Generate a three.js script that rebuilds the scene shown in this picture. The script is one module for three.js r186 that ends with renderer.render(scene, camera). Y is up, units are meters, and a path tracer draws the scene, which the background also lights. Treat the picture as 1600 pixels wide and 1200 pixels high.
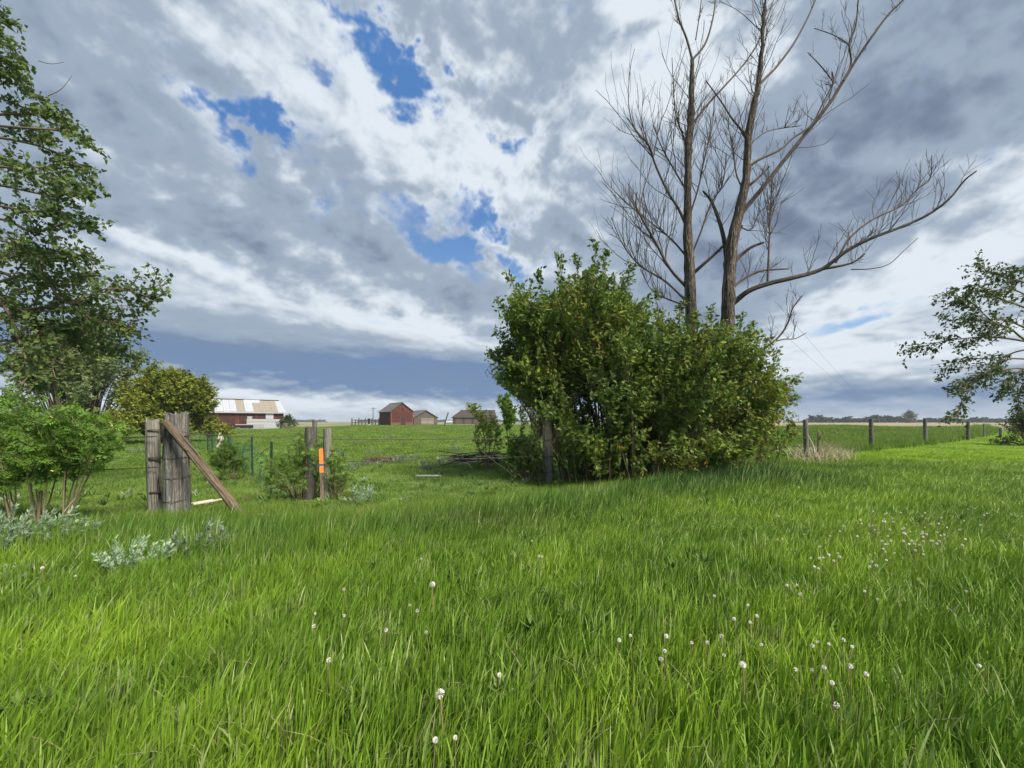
import * as THREE from 'three';
import { mergeGeometries, toCreasedNormals, mergeVertices } from 'three/addons/utils/BufferGeometryUtils.js';
import { createNoise2D, createNoise3D } from 'simplex-noise';

// ---------------------------------------------------------------- basics
const V = (x, y, z) => new THREE.Vector3(x, y, z);
function rngOf(seed) { let a = seed >>> 0; return () => { a |= 0; a = (a + 0x6d2b79f5) | 0; let t = Math.imul(a ^ (a >>> 15), 1 | a); t = (t + Math.imul(t ^ (t >>> 7), 61 | t)) ^ t; return ((t ^ (t >>> 14)) >>> 0) / 4294967296; }; }
const N2 = createNoise2D(rngOf(11)), N2b = createNoise2D(rngOf(12)), N3 = createNoise3D(rngOf(13));
const clamp = (x, a = 0, b = 1) => Math.min(b, Math.max(a, x));
const S = (a, b, x) => { const t = clamp((x - a) / (b - a)); return t * t * (3 - 2 * t); };
const mix = (a, b, t) => a + (b - a) * t;
function fbm(x, y, oct = 5, gain = 0.5, f = N2) { let s = 0, a = 1, n = 0; for (let i = 0; i < oct; i++) { s += a * f(x, y); n += a; a *= gain; x = x * 2.03 + 17.1; y = y * 2.03 - 9.7; } return s / n; }

function billow(x, y, oct, gain) { let s = 0, a = 1, n = 0; for (let i = 0; i < oct; i++) { s += a * Math.abs(N2b(x, y)); n += a; a *= gain; x = x * 2.07 + 13.7; y = y * 2.07 + 5.1; } return s / n; }

// ---------------------------------------------------------------- camera (measured on the 1600 x 1200 photograph)
const F = 640, CX = 800, HY = 659, EYE = 1.4;
const scene = new THREE.Scene();
const camera = new THREE.PerspectiveCamera((2 * Math.atan(HY / F) * 180) / Math.PI, 1600 / (2 * HY), 0.1, 6000);
camera.position.set(0, EYE, 0);
camera.setViewOffset(1600, 2 * HY, 0, 0, 1600, 1200);
// a surveyor's helper: the point seen in that direction at a given distance ahead
const at = (px, py, d) => V(((px - CX) / F) * d, EYE - ((py - HY) / F) * d, -d);

// ---------------------------------------------------------------- sky: one layer of broken cloud in drifting streets
function computeSky() {
  const W = 3072, Hh = 1536, data = new Float32Array(W * Hh * 4);
  const spot = ([px, py, sx, sy, rot, amt]) => {
    const a = V((px - CX) / F, -(py - HY) / F, -1), L = a.length(); a.normalize();
    const r = V(-a.z, 0, a.x).normalize(), u = V().crossVectors(r, a).normalize();
    const q = (rot * Math.PI) / 180, k = L * F;
    return { a, r, u, c: Math.cos(q), s: Math.sin(q), ix: k / sx, iy: k / sy, amt, px };
  };
  // clear gaps, heavier and thinner parts of the cloud layer
  const gaps = [[572, 78, 62, 36, 25, 1], [635, 104, 52, 24, 20, .8], [520, 52, 40, 20, 10, .4], [340, 180, 40, 26, 35, .75], [385, 222, 60, 38, 40, 1], [735, 172, 62, 16, 15, .65], [712, 372, 58, 38, 15, 1.25], [620, 338, 80, 26, 28, .75], [500, 215, 60, 22, 10, .3], [420, 50, 60, 30, 15, .25], [1385, 486, 70, 12, -4, .8], [1300, 500, 36, 14, 0, .5], [1240, 525, 40, 14, 0, .5], [1500, 455, 50, 10, -8, .4], [1245, 600, 60, 14, 0, .25],
    [-900, 100, 260, 90, 25, .8], [2500, 0, 300, 90, -20, .8]].map(spot);
  const heavy = [[150, 150, 260, 80, 8, .26], [120, 250, 200, 60, 10, .1], [1470, 110, 230, 110, -38, .36], [1260, 250, 200, 80, -45, .34], [1080, 330, 120, 110, -40, .16], [560, 315, 170, 34, 28, .26], [340, 300, 140, 34, 22, .24], [300, 385, 160, 24, 14, .12], [868, 105, 42, 48, 20, .3], [870, 340, 60, 26, 0, .16], [640, 415, 120, 26, 25, .2], [800, 460, 120, 36, 20, .2], [470, 572, 420, 30, 2, .62], [260, 540, 200, 20, 2, .2], [1120, 470, 140, 70, -30, .25], [1290, 395, 170, 40, -30, .2], [1450, 622, 260, 26, 0, .36], [740, 590, 180, 26, 0, .3], [980, 610, 300, 30, 0, .3],
    [500, 120, 80, 46, 15, -.3], [600, 205, 110, 60, 15, -.26], [745, 255, 100, 70, 10, -.28], [350, 235, 50, 50, 40, -.22], [270, 250, 90, 40, 15, -.2], [1010, 75, 70, 60, 30, -.42], [1130, 95, 60, 60, 30, -.36], [940, 160, 110, 60, 10, -.2], [1550, 350, 130, 44, -24, -.42], [1500, 300, 90, 26, -35, -.2], [1480, 430, 150, 34, -18, -.42], [1330, 560, 230, 26, -3, -.46], [1240, 490, 60, 46, 0, -.4], [1460, 545, 180, 18, -4, -.3], [560, 492, 110, 17, 12, -.38], [700, 525, 110, 15, 12, -.34], [390, 440, 120, 22, 14, -.3], [260, 420, 120, 26, 10, -.16], [600, 634, 360, 12, 0, -.5], [420, 622, 120, 12, 2, -.3], [720, 400, 100, 30, 20, -.15], [820, 300, 80, 60, 0, -.15]].map(spot);
  const bluish = [[480, 575, 460, 30, 2, 1], [1450, 625, 300, 30, 0, .55], [760, 595, 200, 30, 0, .9], [1000, 615, 250, 26, 0, .7], [-500, 560, 400, 40, 0, .7], [2300, 560, 400, 40, 0, .7]].map(spot);
  const sum = (list, x, y, z, jx, jy) => {
    let t = 0;
    for (const g of list) {
      const f = x * g.a.x + y * g.a.y + z * g.a.z; if (f < 0.25) continue;
      const dx = (x * g.r.x + y * g.r.y + z * g.r.z) / f + jx, dy = -(x * g.u.x + y * g.u.y + z * g.u.z) / f + jy;
      const p = (dx * g.c + dy * g.s) * g.ix, q = (-dx * g.s + dy * g.c) * g.iy, e = p * p + q * q;
      if (e < 9) t += g.amt * Math.exp(-e * 0.6);
    }
    return t;
  };
  const ca = Math.cos(0.2), sa = Math.sin(0.2);
  const white = [0.72, 0.785, 0.85], grey = [0.32, 0.395, 0.495], dark = [0.15, 0.195, 0.285], lowBlue = [0.075, 0.155, 0.31];
  for (let row = 0; row < Hh; row++) {
    const el = ((row + 0.5) / Hh - 0.5) * Math.PI, y = Math.sin(el), ce = Math.cos(el);
    for (let col = 0; col < W; col++) {
      const o = (row * W + col) * 4; data[o + 3] = 1;
      if (y < -0.01) { data[o] = 0.09; data[o + 1] = 0.13; data[o + 2] = 0.06; continue; }
      const az = ((col + 0.5) / W - 0.5) * 2 * Math.PI, x = Math.cos(az) * ce, z = Math.sin(az) * ce;
      const yy = Math.max(y, 0), k = 1 / (yy + 0.17);
      const along = (x * sa - z * ca) * k, across = (x * ca + z * sa) * k;
      let u = across * 1.15, v = along * 0.72;
      const wx = N2b(u * 0.8 + 3, v * 0.8) * 0.22 + N2b(u * 2.3, v * 2.3 + 9) * 0.035, wy = N2b(u * 0.8 - 5, v * 0.8 + 7) * 0.22 + N2b(u * 2.3 + 4, v * 2.3 - 2) * 0.035;
      u += wx; v += wy;
      const high = S(0.10, 0.34, yy);
      const ball = (dx, dy, f, o) => { let q = 0, a = 1, n = 0, X = (x + dx + wx * 0.12) * f + o, Y = (yy * 1.5 + dy + wy * 0.12) * f, Z = z * f - o; for (let i = 0; i < 7; i++) { q += a * Math.abs(N3(X, Y, Z)); n += a; a *= 0.58; X = X * 2.07 + 3.1; Y = Y * 2.07 - 1.7; Z = Z * 2.07 + 5.3; } return 1 - 2.9 * q / n; };
      const layer = (dx, dy, f, o) => { let q = 0, a = 1, n = 0, X = x * f + dx + o, Y = yy * f * 4.2 + dy * 4, Z = z * f - o; for (let i = 0; i < 6; i++) { q += a * N3(X, Y, Z); n += a; a *= 0.58; X = X * 2.03 + 3.1; Y = Y * 1.9 - 1.7; Z = Z * 2.03 + 5.3; } return 1.5 * q / n; };
      const puff = (a, b, dx, dy) => 0.5 * mix(layer(dx, dy, 2.6, 31), fbm(a * 1.3, b * 1.3, 6, 0.5), S(0.05, 0.25, yy)) + 0.55 * mix(layer(dx, dy, 5.0, 12), ball(dx, dy, 3.6, 2.2), high);
      const n1 = puff(u, v, 0, 0), n2 = puff(u + 0.06, v - 0.04, 0.02, 0.03), n3 = 0.45 * mix(layer(0, 0, 3.4, 51), fbm(u * 2.1 + 40, v * 2.1 + 40, 7, 0.56, N2b), S(0.05, 0.25, yy)) + 0.6 * mix(layer(0, 0, 7.0, 22), ball(0, 0, 6.1, 9.7), high);
      const jit = 0.05, jx = n3 * jit + wx * 0.05, jy = n1 * jit + wy * 0.05;
      const h = sum(heavy, x, yy, z, jx, jy * (0.3 + yy)), g = sum(gaps, x, yy, z, jx * 2.6, jy * 2.6 * (0.3 + yy)), b = sum(bluish, x, yy, z, jx, jy * (0.3 + yy));
      const low = S(0.28, 0.02, yy);
      let t = 0.395 - 0.17 * n1 + (n2 - n1) * 0.40 + h * 0.74 + low * (0.16 * layer(0, 0, 9.0, 77) + 0.12 * n1) + 0.10 * n3 * (1 - low * 0.5);
      const cover = 0.86 + 0.56 * n3 + 0.16 * n1 - g * 0.70 + low * 0.12;
      const C = S(-0.12, 0.66, cover);
      t += (1 - S(0.3, 0.95, cover)) * -0.2;
      t = t > 0.7 ? 0.7 + 0.45 * (1 - Math.exp(-(t - 0.7) / 0.45)) : t; t = clamp(t, 0, 1.15);
      const bl = clamp(b) , q = S(0.0, 0.2, yy);
      for (let c = 0; c < 3; c++) {
        let m = t < 0.5 ? mix(white[c], grey[c], S(-0.05, 0.5, t)) : mix(grey[c], dark[c], S(0.5, 1.1, t));
        m = mix(m, lowBlue[c] * (2.3 - 1.45 * t), bl * 0.85 * S(0.3, 0.9, t));
        const sky = mix([0.34, 0.55, 0.83][c], [0.085, 0.215, 0.50][c], S(0, 0.55, yy));
        let out = mix(sky, m, C);
        const hz = [0.60, 0.66, 0.74][c];
        out = mix(mix(out, hz, 0.45), out, S(-0.005, 0.06, yy));
        data[o + c] = out * 0.60;
      }
    }
  }
  const t = new THREE.DataTexture(data, W, Hh, THREE.RGBAFormat, THREE.FloatType);
  t.mapping = THREE.EquirectangularReflectionMapping; t.magFilter = THREE.LinearFilter; t.minFilter = THREE.LinearFilter; t.needsUpdate = true;
  return t;
}
const skyMap = computeSky();
scene.background = skyMap; scene.environment = skyMap;
const sun = new THREE.DirectionalLight(0xfff0de, 4.3);
sun.position.set(44, 62, 26); sun.target.position.set(0, 0, -12);
sun.castShadow = true; sun.shadow.radius = 38; sun.shadow.mapSize.set(4096, 4096);
Object.assign(sun.shadow.camera, { left: -90, right: 90, top: 90, bottom: -90, near: 1, far: 300 });
scene.add(sun, sun.target);
scene.fog = new THREE.FogExp2(0xb9c6d6, 0.00035);

const renderer = new THREE.WebGLRenderer({ antialias: true });
renderer.setSize(1024, 768);
renderer.toneMapping = THREE.LinearToneMapping;
renderer.toneMappingExposure = 1.8;
renderer.shadowMap.enabled = true;

// ---------------------------------------------------------------- bookkeeping
const usedNames = new Map();
function numbered(n) { const k = usedNames.get(n) ?? 0; usedNames.set(n, k + 1); return k ? n + '_' + String(k).padStart(3, '0') : n; }
function tag(o, label, category, group) { o.userData = { ...o.userData, label, category }; if (group) o.userData.group = group; return o; }
function thing(name, label, category, pos = V(0, 0, 0), group) { const o = new THREE.Group(); o.name = numbered(name); o.position.copy(pos); tag(o, label, category, group); scene.add(o); return o; }
function part(name, geo, mat, parent) { const m = new THREE.Mesh(geo, mat); m.name = name; m.castShadow = m.receiveShadow = true; parent.add(m); const sib = parent.children.filter((c) => c !== m && c.userData.base === name).length; m.userData.base = name; if (sib) m.name = name + '_' + String(sib).padStart(3, '0'); return m; }

// ---------------------------------------------------------------- materials
function dataTex(w, h, fn, srgb = false) {
  const d = new Uint8Array(w * h * 4);
  for (let y = 0; y < h; y++) for (let x = 0; x < w; x++) { const c = fn(x / w, y / h); const o = (y * w + x) * 4; d[o] = clamp(c[0]) * 255; d[o + 1] = clamp(c[1]) * 255; d[o + 2] = clamp(c[2]) * 255; d[o + 3] = 255; }
  const t = new THREE.DataTexture(d, w, h); t.wrapS = t.wrapT = THREE.RepeatWrapping; t.magFilter = THREE.LinearFilter; t.minFilter = THREE.LinearMipmapLinearFilter; t.generateMipmaps = true; if (srgb) t.colorSpace = THREE.SRGBColorSpace; t.needsUpdate = true; return t;
}
const torus = (f, u, v, fu, fv) => { const a = u * Math.PI * 2, r = fu / 6.2832; return f(Math.cos(a) * r, Math.sin(a) * r + 31, v * fv); };
// weathered wood: long fibres, dark checks, lichen specks (u goes round, v along)
const woodHeight = (u, v) => { const g = torus(N3, u, v, 26, 1.6) * 0.5 + torus(N3, u, v, 60, 4) * 0.35 + torus(N3, u, v, 120, 20) * 0.2; const w = torus(N3, u, v, 9, 0.8); const crack = S(0.10, 0.0, Math.abs(w + 0.12 * torus(N3, u, v, 20, 3))) * S(-0.1, 0.4, torus(N3, u, v, 4, 1.2)); return { g, crack }; };
const woodMap = dataTex(512, 1024, (u, v) => { const { g, crack } = woodHeight(u, v), s = S(0.45, 0.8, torus(N3, u, v, 40, 14)); let b = 0.62 + 0.3 * g; b *= 1 - 0.8 * crack; const st = 0.5 + 0.5 * torus(N3, u, v, 5, 1.1); return [b * mix(0.92, 1.02, st) + s * 0.16, b * 0.975 + s * 0.17, b * mix(0.97, 0.91, st) + s * 0.13]; }, true);
const woodBump = dataTex(512, 1024, (u, v) => { const { g, crack } = woodHeight(u, v), b = 0.55 + 0.3 * g - 0.6 * crack; return [b, b, b]; });
const barkMap = dataTex(256, 512, (u, v) => { const a = torus(N3, u, v, 12, 3), r = torus(N3, u, v, 34, 14), k = 0.62 + 0.25 * a + 0.3 * r; const sp = S(0.5, 0.75, torus(N3, u, v, 20, 12)); return [k + sp * 0.2, k * 0.97 + sp * 0.18, k * 0.93 + sp * 0.12]; }, true);
const barkBump = dataTex(256, 512, (u, v) => { const r = 0.5 + 0.3 * torus(N3, u, v, 30, 9) + 0.25 * torus(N3, u, v, 70, 40); return [r, r, r]; });
const lin = (r, g, b) => new THREE.Color().setRGB(r, g, b);
const std = (c, o = {}) => new THREE.MeshStandardMaterial({ color: c, roughness: 0.9, ...o });
const M = {
  wood: std(lin(.40, .395, .385), { map: woodMap, bumpMap: woodBump, bumpScale: 0.014 }),
  woodPale: std(lin(.52, .51, .49), { map: woodMap, bumpMap: woodBump, bumpScale: 0.01 }),
  woodDark: std(lin(.25, .24, .225), { map: woodMap, bumpMap: woodBump, bumpScale: 0.01 }),
  woodBrown: std(lin(.46, .36, .24), { map: woodMap, bumpMap: woodBump, bumpScale: 0.012 }),
  lichen: std(lin(.42, .30, .07), { roughness: 1 }),
  bareWood: std(lin(.50, .47, .41), { roughness: .85 }),
  stakeWood: std(lin(.42, .37, .30), { map: woodMap, bumpMap: woodBump, bumpScale: 0.002 }),
  deadBark: std(lin(.235, .215, .195), { map: barkMap, bumpMap: barkBump, bumpScale: 0.05 }),
  deadTwig: std(lin(.085, .072, .062), { roughness: .95 }),
  stem: std(lin(.14, .11, .075), { roughness: .95 }),
  stemPale: std(lin(.27, .22, .14), { roughness: .95 }),
  bark: std(lin(.24, .21, .17), { map: barkMap, bumpMap: barkBump, bumpScale: 0.02 }),
  wire: std(lin(.09, .075, .06), { roughness: .6, metalness: .5 }),
  steelGreen: std(lin(.014, .045, .032), { roughness: .55 }),
  meshGreen: std(lin(.028, .11, .07), { roughness: .6 }),
  orange: std(lin(.80, .25, .05), { roughness: .7 }),
  blueTape: std(lin(.02, .10, .26), { roughness: .5 }),
  leaf: new THREE.MeshPhysicalMaterial({ color: 0xffffff, roughness: .75, specularIntensity: .35, transmission: .45, thickness: 0, side: THREE.DoubleSide }),
  grass: new THREE.MeshPhysicalMaterial({ color: 0xffffff, roughness: .6, specularIntensity: .55, transmission: .45, thickness: 0, side: THREE.DoubleSide }),
  turf: new THREE.MeshPhysicalMaterial({ color: 0xffffff, roughness: .95, specularIntensity: .12, transmission: .45, thickness: 0, side: THREE.DoubleSide }),
  sage: new THREE.MeshPhysicalMaterial({ color: 0xffffff, roughness: .9, transmission: .2, thickness: 0, side: THREE.DoubleSide }),
  fluff: new THREE.MeshPhysicalMaterial({ color: lin(.86, .86, .82), roughness: .95, transmission: .35, thickness: 0, side: THREE.DoubleSide }),
  seedCore: std(lin(.22, .15, .08)),
  stalk: std(lin(.20, .17, .07)),
};

// ---------------------------------------------------------------- geometry helpers
function tubes(list, sides = 5, vScale = 0.7) {
  const pos = [], nor = [], uv = [], idx = [];
  for (const { p, r } of list) {
    const n = p.length; let up = Math.abs(V().subVectors(p[n - 1], p[0]).normalize().y) > 0.8 ? V(1, 0, 0.2) : V(0, 1, 0), vv = 0;
    const base = pos.length / 3;
    for (let i = 0; i < n; i++) {
      const t = V().subVectors(p[Math.min(n - 1, i + 1)], p[Math.max(0, i - 1)]).normalize();
      const a = V().crossVectors(up, t).normalize(), b = V().crossVectors(t, a); up = b.clone();
      if (i) vv += p[i].distanceTo(p[i - 1]) * vScale;
      for (let s = 0; s <= sides; s++) { const q = (s / sides) * Math.PI * 2, c = Math.cos(q), d = Math.sin(q), nx = a.x * c + b.x * d, ny = a.y * c + b.y * d, nz = a.z * c + b.z * d; pos.push(p[i].x + nx * r[i], p[i].y + ny * r[i], p[i].z + nz * r[i]); nor.push(nx, ny, nz); uv.push(s / sides, vv); }
    }
    for (let i = 0; i < n - 1; i++) for (let s = 0; s < sides; s++) { const A = base + i * (sides + 1) + s, B = A + sides + 1; idx.push(A, A + 1, B, A + 1, B + 1, B); }
    const cap = (i, flip) => { const c = pos.length / 3, o = base + i * (sides + 1); pos.push(p[i].x, p[i].y, p[i].z); const t = V().subVectors(p[Math.min(n - 1, i + 1)], p[Math.max(0, i - 1)]).normalize().multiplyScalar(flip ? -1 : 1); nor.push(t.x, t.y, t.z); uv.push(.5, vv); for (let s = 0; s < sides; s++) flip ? idx.push(c, o + s + 1, o + s) : idx.push(c, o + s, o + s + 1); };
    if (r[n - 1] > 0.008) cap(n - 1, false); if (r[0] > 0.02) cap(0, true);
  }
  const g = new THREE.BufferGeometry();
  g.setAttribute('position', new THREE.Float32BufferAttribute(pos, 3)); g.setAttribute('normal', new THREE.Float32BufferAttribute(nor, 3)); g.setAttribute('uv', new THREE.Float32BufferAttribute(uv, 2)); g.setIndex(idx);
  return g;
}
function triGeo(pos, idx) { const g = new THREE.BufferGeometry(); g.setAttribute('position', new THREE.Float32BufferAttribute(pos, 3)); g.setIndex(idx); g.computeVertexNormals(); g.setAttribute('uv', new THREE.Float32BufferAttribute(new Float32Array((pos.length / 3) * 2), 2)); return g; }
function smooth(pts, per = 5) { return new THREE.CatmullRomCurve3(pts, false, 'centripetal').getPoints((pts.length - 1) * per); }
const taper = (n, r0, r1, pw = 1) => Array.from({ length: n }, (_, i) => mix(r0, r1, Math.pow(i / (n - 1), pw)));
const rel = (list, b) => list.map(({ p, r }) => ({ p: p.map((q) => q.clone().sub(b)), r }));
function box(w, h, d, x, y, z) { const g = new THREE.BoxGeometry(w, h, d); g.translate(x, y, z); return g; }
function chamferBox(w, h, d, c = 0.006) { const s = new THREE.Shape(); s.moveTo(-w / 2 + c, -d / 2 + c); s.lineTo(w / 2 - c, -d / 2 + c); s.lineTo(w / 2 - c, d / 2 - c); s.lineTo(-w / 2 + c, d / 2 - c); s.closePath(); const g = new THREE.ExtrudeGeometry(s, { depth: h - 2 * c, bevelEnabled: true, bevelSize: c, bevelThickness: c, bevelSegments: 1 }); g.translate(0, 0, c); g.rotateX(-Math.PI / 2); return g; }
// a wooden log or post with checks, wane and an uneven sawn top, standing on y = 0
function logGeo(r0, r1, h, seed, o = {}) {
  const sides = o.sides ?? 56, rows = o.rows ?? 40, rough = o.rough ?? 0.05, R = rngOf(seed), cracks = Array.from({ length: o.cracks ?? 5 }, () => ({ a: R() * 6.28, w: 0.03 + R() * 0.06, d: 0.06 + R() * 0.22, y0: R() * 0.4, y1: 0.7 + R() * 0.4 }));
  const pos = [], uv = [], idx = [], top = (a) => h + (o.topRough ?? 0.02) * N3(Math.cos(a) * 2.2, Math.sin(a) * 2.2, seed) + (o.topTilt ?? 0) * Math.cos(a - 0.4);
  const rad = (a, f) => { let r = mix(r0, r1, f) * (1 + rough * N3(Math.cos(a) * 1.3, Math.sin(a) * 1.3, f * 2.2 + seed * 7) + rough * 0.5 * N3(Math.cos(a) * 5, Math.sin(a) * 5, f * 2 + seed) + rough * 0.25 * N3(Math.cos(a) * 12, Math.sin(a) * 12, f * 3)); if (o.square) { const m = Math.max(Math.abs(Math.cos(a)), Math.abs(Math.sin(a))); r *= mix(1, Math.min(1 / m, 1.16), o.square); } for (const c of cracks) { let da = Math.abs(((a - c.a - 0.12 * Math.sin(f * 5 + c.a) + 9.4248) % 6.2832) - 3.1416); if (da < c.w && f > c.y0 && f < c.y1) r *= 1 - c.d * (1 - da / c.w) * S(c.y0, c.y0 + 0.1, f); } return r; };
  for (let i = 0; i <= rows; i++) for (let s = 0; s <= sides; s++) { const f = i / rows, a = ((s % sides) / sides) * Math.PI * 2, r = rad(a, f); const bx = (o.bend ?? 0) * Math.sin(f * 2.4) ; pos.push(Math.cos(a) * r + bx, f * top(a), Math.sin(a) * r); uv.push(s / sides, f * h * 0.55 + seed * 0.31); }
  for (let i = 0; i < rows; i++) for (let s = 0; s < sides; s++) { const A = i * (sides + 1) + s, B = A + sides + 1; idx.push(A, B, A + 1, A + 1, B, B + 1); }
  const off = pos.length / 3, bx = (o.bend ?? 0) * Math.sin(2.4);
  for (const fr of [1, 0.66, 0.33]) for (let s = 0; s <= sides; s++) { const a = ((s % sides) / sides) * Math.PI * 2, r = rad(a, 1) * fr; pos.push(Math.cos(a) * r + bx, mix(h, top(a), fr) + (fr < 1 ? 0.012 * N3(Math.cos(a) * r * 30, seed, Math.sin(a) * r * 30) : 0), Math.sin(a) * r); uv.push(s / sides * 0.3 + fr, fr * 0.03); }
  for (let i = 0; i < 2; i++) for (let s = 0; s < sides; s++) { const A = off + i * (sides + 1) + s, B = A + sides + 1; idx.push(A, B, A + 1, A + 1, B, B + 1); }
  const c = pos.length / 3; pos.push(bx, h, 0); uv.push(0, 0); const o2 = off + 2 * (sides + 1); for (let s = 0; s < sides; s++) idx.push(o2 + s, c, o2 + s + 1);
  const g = new THREE.BufferGeometry(); g.setAttribute('position', new THREE.Float32BufferAttribute(pos, 3)); g.setAttribute('uv', new THREE.Float32BufferAttribute(uv, 2)); g.setIndex(idx); g.computeVertexNormals();
  return g;
}

// ---------------------------------------------------------------- terrain: one sheet out to the horizon
const fenceLine = (x) => 5.95 + (Math.max(x, -5.6) + 4.7) * (x > 10 ? 0.575 + 0.0025 * (x - 10) : 0.575);   // distance ahead at which the fence stands
function G(x, d) {
  const r = Math.hypot(x, d);
  let y = 0.58 * S(26, 95, d) * S(-47, -31, x) + 0.62 * S(130, 420, r) * (1 - S(26, 95, d) * S(-47, -31, x));
  const s = d - fenceLine(x);
  y += 0.62 * Math.exp(-(((s - 15) / 6.5) ** 2)) * S(7, 15, x) * S(62, 38, x);         // low bank behind the right-hand fence
  const wild = S(-0.3, 1.5, s);
  y += 0.05 * fbm(x * 0.22, d * 0.22, 3) + wild * 0.04 * fbm(x * 0.9, d * 0.9, 3);
  y += 0.07 * Math.exp(-((s / 1.3) ** 2)) * S(-9, -4, x) * 0.6;
  return y * S(0.2, 2.5, r) * (r > 900 ? 1 : 1);
}
const verge = (x) => -0.9 * S(-9, -5, x) - 1.3 * S(-4.4, -2.2, x) + 0.5 * S(1, 5, x) + 1.7 * S(5.5, 10, x);   // how far before the fence the tall grass ends
const ground = (() => {
  const rings = [0.01]; for (let r = 0.5; r < 4500; r *= 1.043) rings.push(r); const A = 720, pos = [], col = [], uv = [], idx = [];
  const mixc = (a, b, t) => a.map((v, i) => mix(v, b[i], t));
  for (const r of rings) for (let k = 0; k <= A; k++) {
    const a = (k / A) * Math.PI * 2, x = Math.sin(a) * r, d = Math.cos(a) * r; pos.push(x, G(x, d), -d); uv.push(x / 7, d / 7);
    const s = d - fenceLine(x) - verge(x), n = fbm(x * 0.12, d * 0.12, 4), m = fbm(x * 0.7 + 50, d * 0.7, 4, 0.6), p = fbm(x * 0.02 + 9, d * 0.02, 3);
    let c = mixc([.06, .12, .016], [.09, .17, .022], S(-0.5, 0.6, n + 0.5 * m));                                    // under the tall grass
    let past = mixc([.095, .175, .028], [.15, .24, .042], S(-0.6, 0.6, n * 0.7 + m * 0.7));
    past = mixc(past, [.15, .13, .06], S(0.35, 0.75, m) * 0.5); past = mixc(past, [.055, .05, .025], S(0.5, 0.8, fbm(x * 1.6, d * 1.6 + 70, 3)) * 0.5);
    c = mixc(c, past, S(-0.2, 0.9, s));
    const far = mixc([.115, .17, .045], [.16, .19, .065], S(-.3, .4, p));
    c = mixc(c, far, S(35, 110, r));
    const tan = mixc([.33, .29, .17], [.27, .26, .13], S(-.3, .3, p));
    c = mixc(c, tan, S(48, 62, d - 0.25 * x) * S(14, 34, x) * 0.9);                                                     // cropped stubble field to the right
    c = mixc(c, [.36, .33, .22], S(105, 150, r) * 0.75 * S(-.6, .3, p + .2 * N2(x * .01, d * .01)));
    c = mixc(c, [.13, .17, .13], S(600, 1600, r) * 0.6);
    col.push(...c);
  }
  for (let i = 0; i < rings.length - 1; i++) for (let k = 0; k < A; k++) { const P = i * (A + 1) + k, Q = P + A + 1; idx.push(P, Q, P + 1, P + 1, Q, Q + 1); }
  const g = new THREE.BufferGeometry(); g.setAttribute('position', new THREE.Float32BufferAttribute(pos, 3)); g.setAttribute('color', new THREE.Float32BufferAttribute(col, 3)); g.setAttribute('uv', new THREE.Float32BufferAttribute(uv, 2)); g.setIndex(idx); g.computeVertexNormals();
  const P = (x, y, f, o) => { const X = x * 6.2832, Y = y * 6.2832, r = f / 6.2832; return N3(Math.cos(X) * r + o, Math.sin(X) * r + Math.cos(Y) * r * 1.3, Math.sin(Y) * r * 1.3); };
  const tex = dataTex(512, 512, (u, v) => { const n = 0.5 * P(u, v, 18, 0) + 0.5 * P(u, v, 60, 5) + 0.5 * P(u, v, 170, 9), k = 0.74 + 0.26 * n; return [k * 1.02, k, k * 0.95]; });
  const bump = dataTex(512, 512, (u, v) => { const n = 0.5 + 0.25 * P(u, v, 30, 0) + 0.25 * P(u, v, 120, 5); return [n, n, n]; });
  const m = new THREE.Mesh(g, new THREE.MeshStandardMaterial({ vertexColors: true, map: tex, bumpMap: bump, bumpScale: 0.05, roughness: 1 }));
  m.name = 'ground'; m.receiveShadow = true; m.userData = { kind: 'structure', label: 'green pasture ground running out to the flat prairie horizon' }; scene.add(m);
  return m;
})();
const gp = (px, d) => { const x = ((px - CX) / F) * d; return V(x, G(x, d), -d); };          // a point on the ground
// ---------------------------------------------------------------- buildings
const siding = (r, g, b, wear) => { const tex = dataTex(256, 256, (u, v) => { const X = u * 6.2832, n = torus(N3, u, v, 90, 3), st = S(0.25, 0.8, torus(N3, u, v, 14, 5) * 0.7 + n * 0.4), k = 0.72 + 0.22 * n; return [mix(r * k, 0.60 * k, st * wear), mix(g * k, 0.55 * k, st * wear), mix(b * k, 0.50 * k, st * wear)]; }, true); return new THREE.MeshStandardMaterial({ map: tex, roughness: .95 }); };
const redPaint = siding(.46, .235, .195, .7), redBrown = siding(.35, .205, .18, .5), redWorn = siding(.60, .44, .38, .8), greyBoard = siding(.46, .43, .40, .5), brownRoof = siding(.33, .28, .25, .4), shingle = siding(.47, .48, .47, .4);
const tin = std(lin(.35, .39, .43), { roughness: .6 }), tinTan = std(lin(.24, .22, .185), { roughness: .7 }), tinDull = std(lin(.29, .31, .32), { roughness: .6 }), darkInside = std(lin(.02, .018, .016));
const prism = (pts, depth) => { const s = new THREE.Shape(pts.map(([x, y]) => new THREE.Vector2(x, y))); return new THREE.ExtrudeGeometry(s, { depth, bevelEnabled: false }); };
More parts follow.
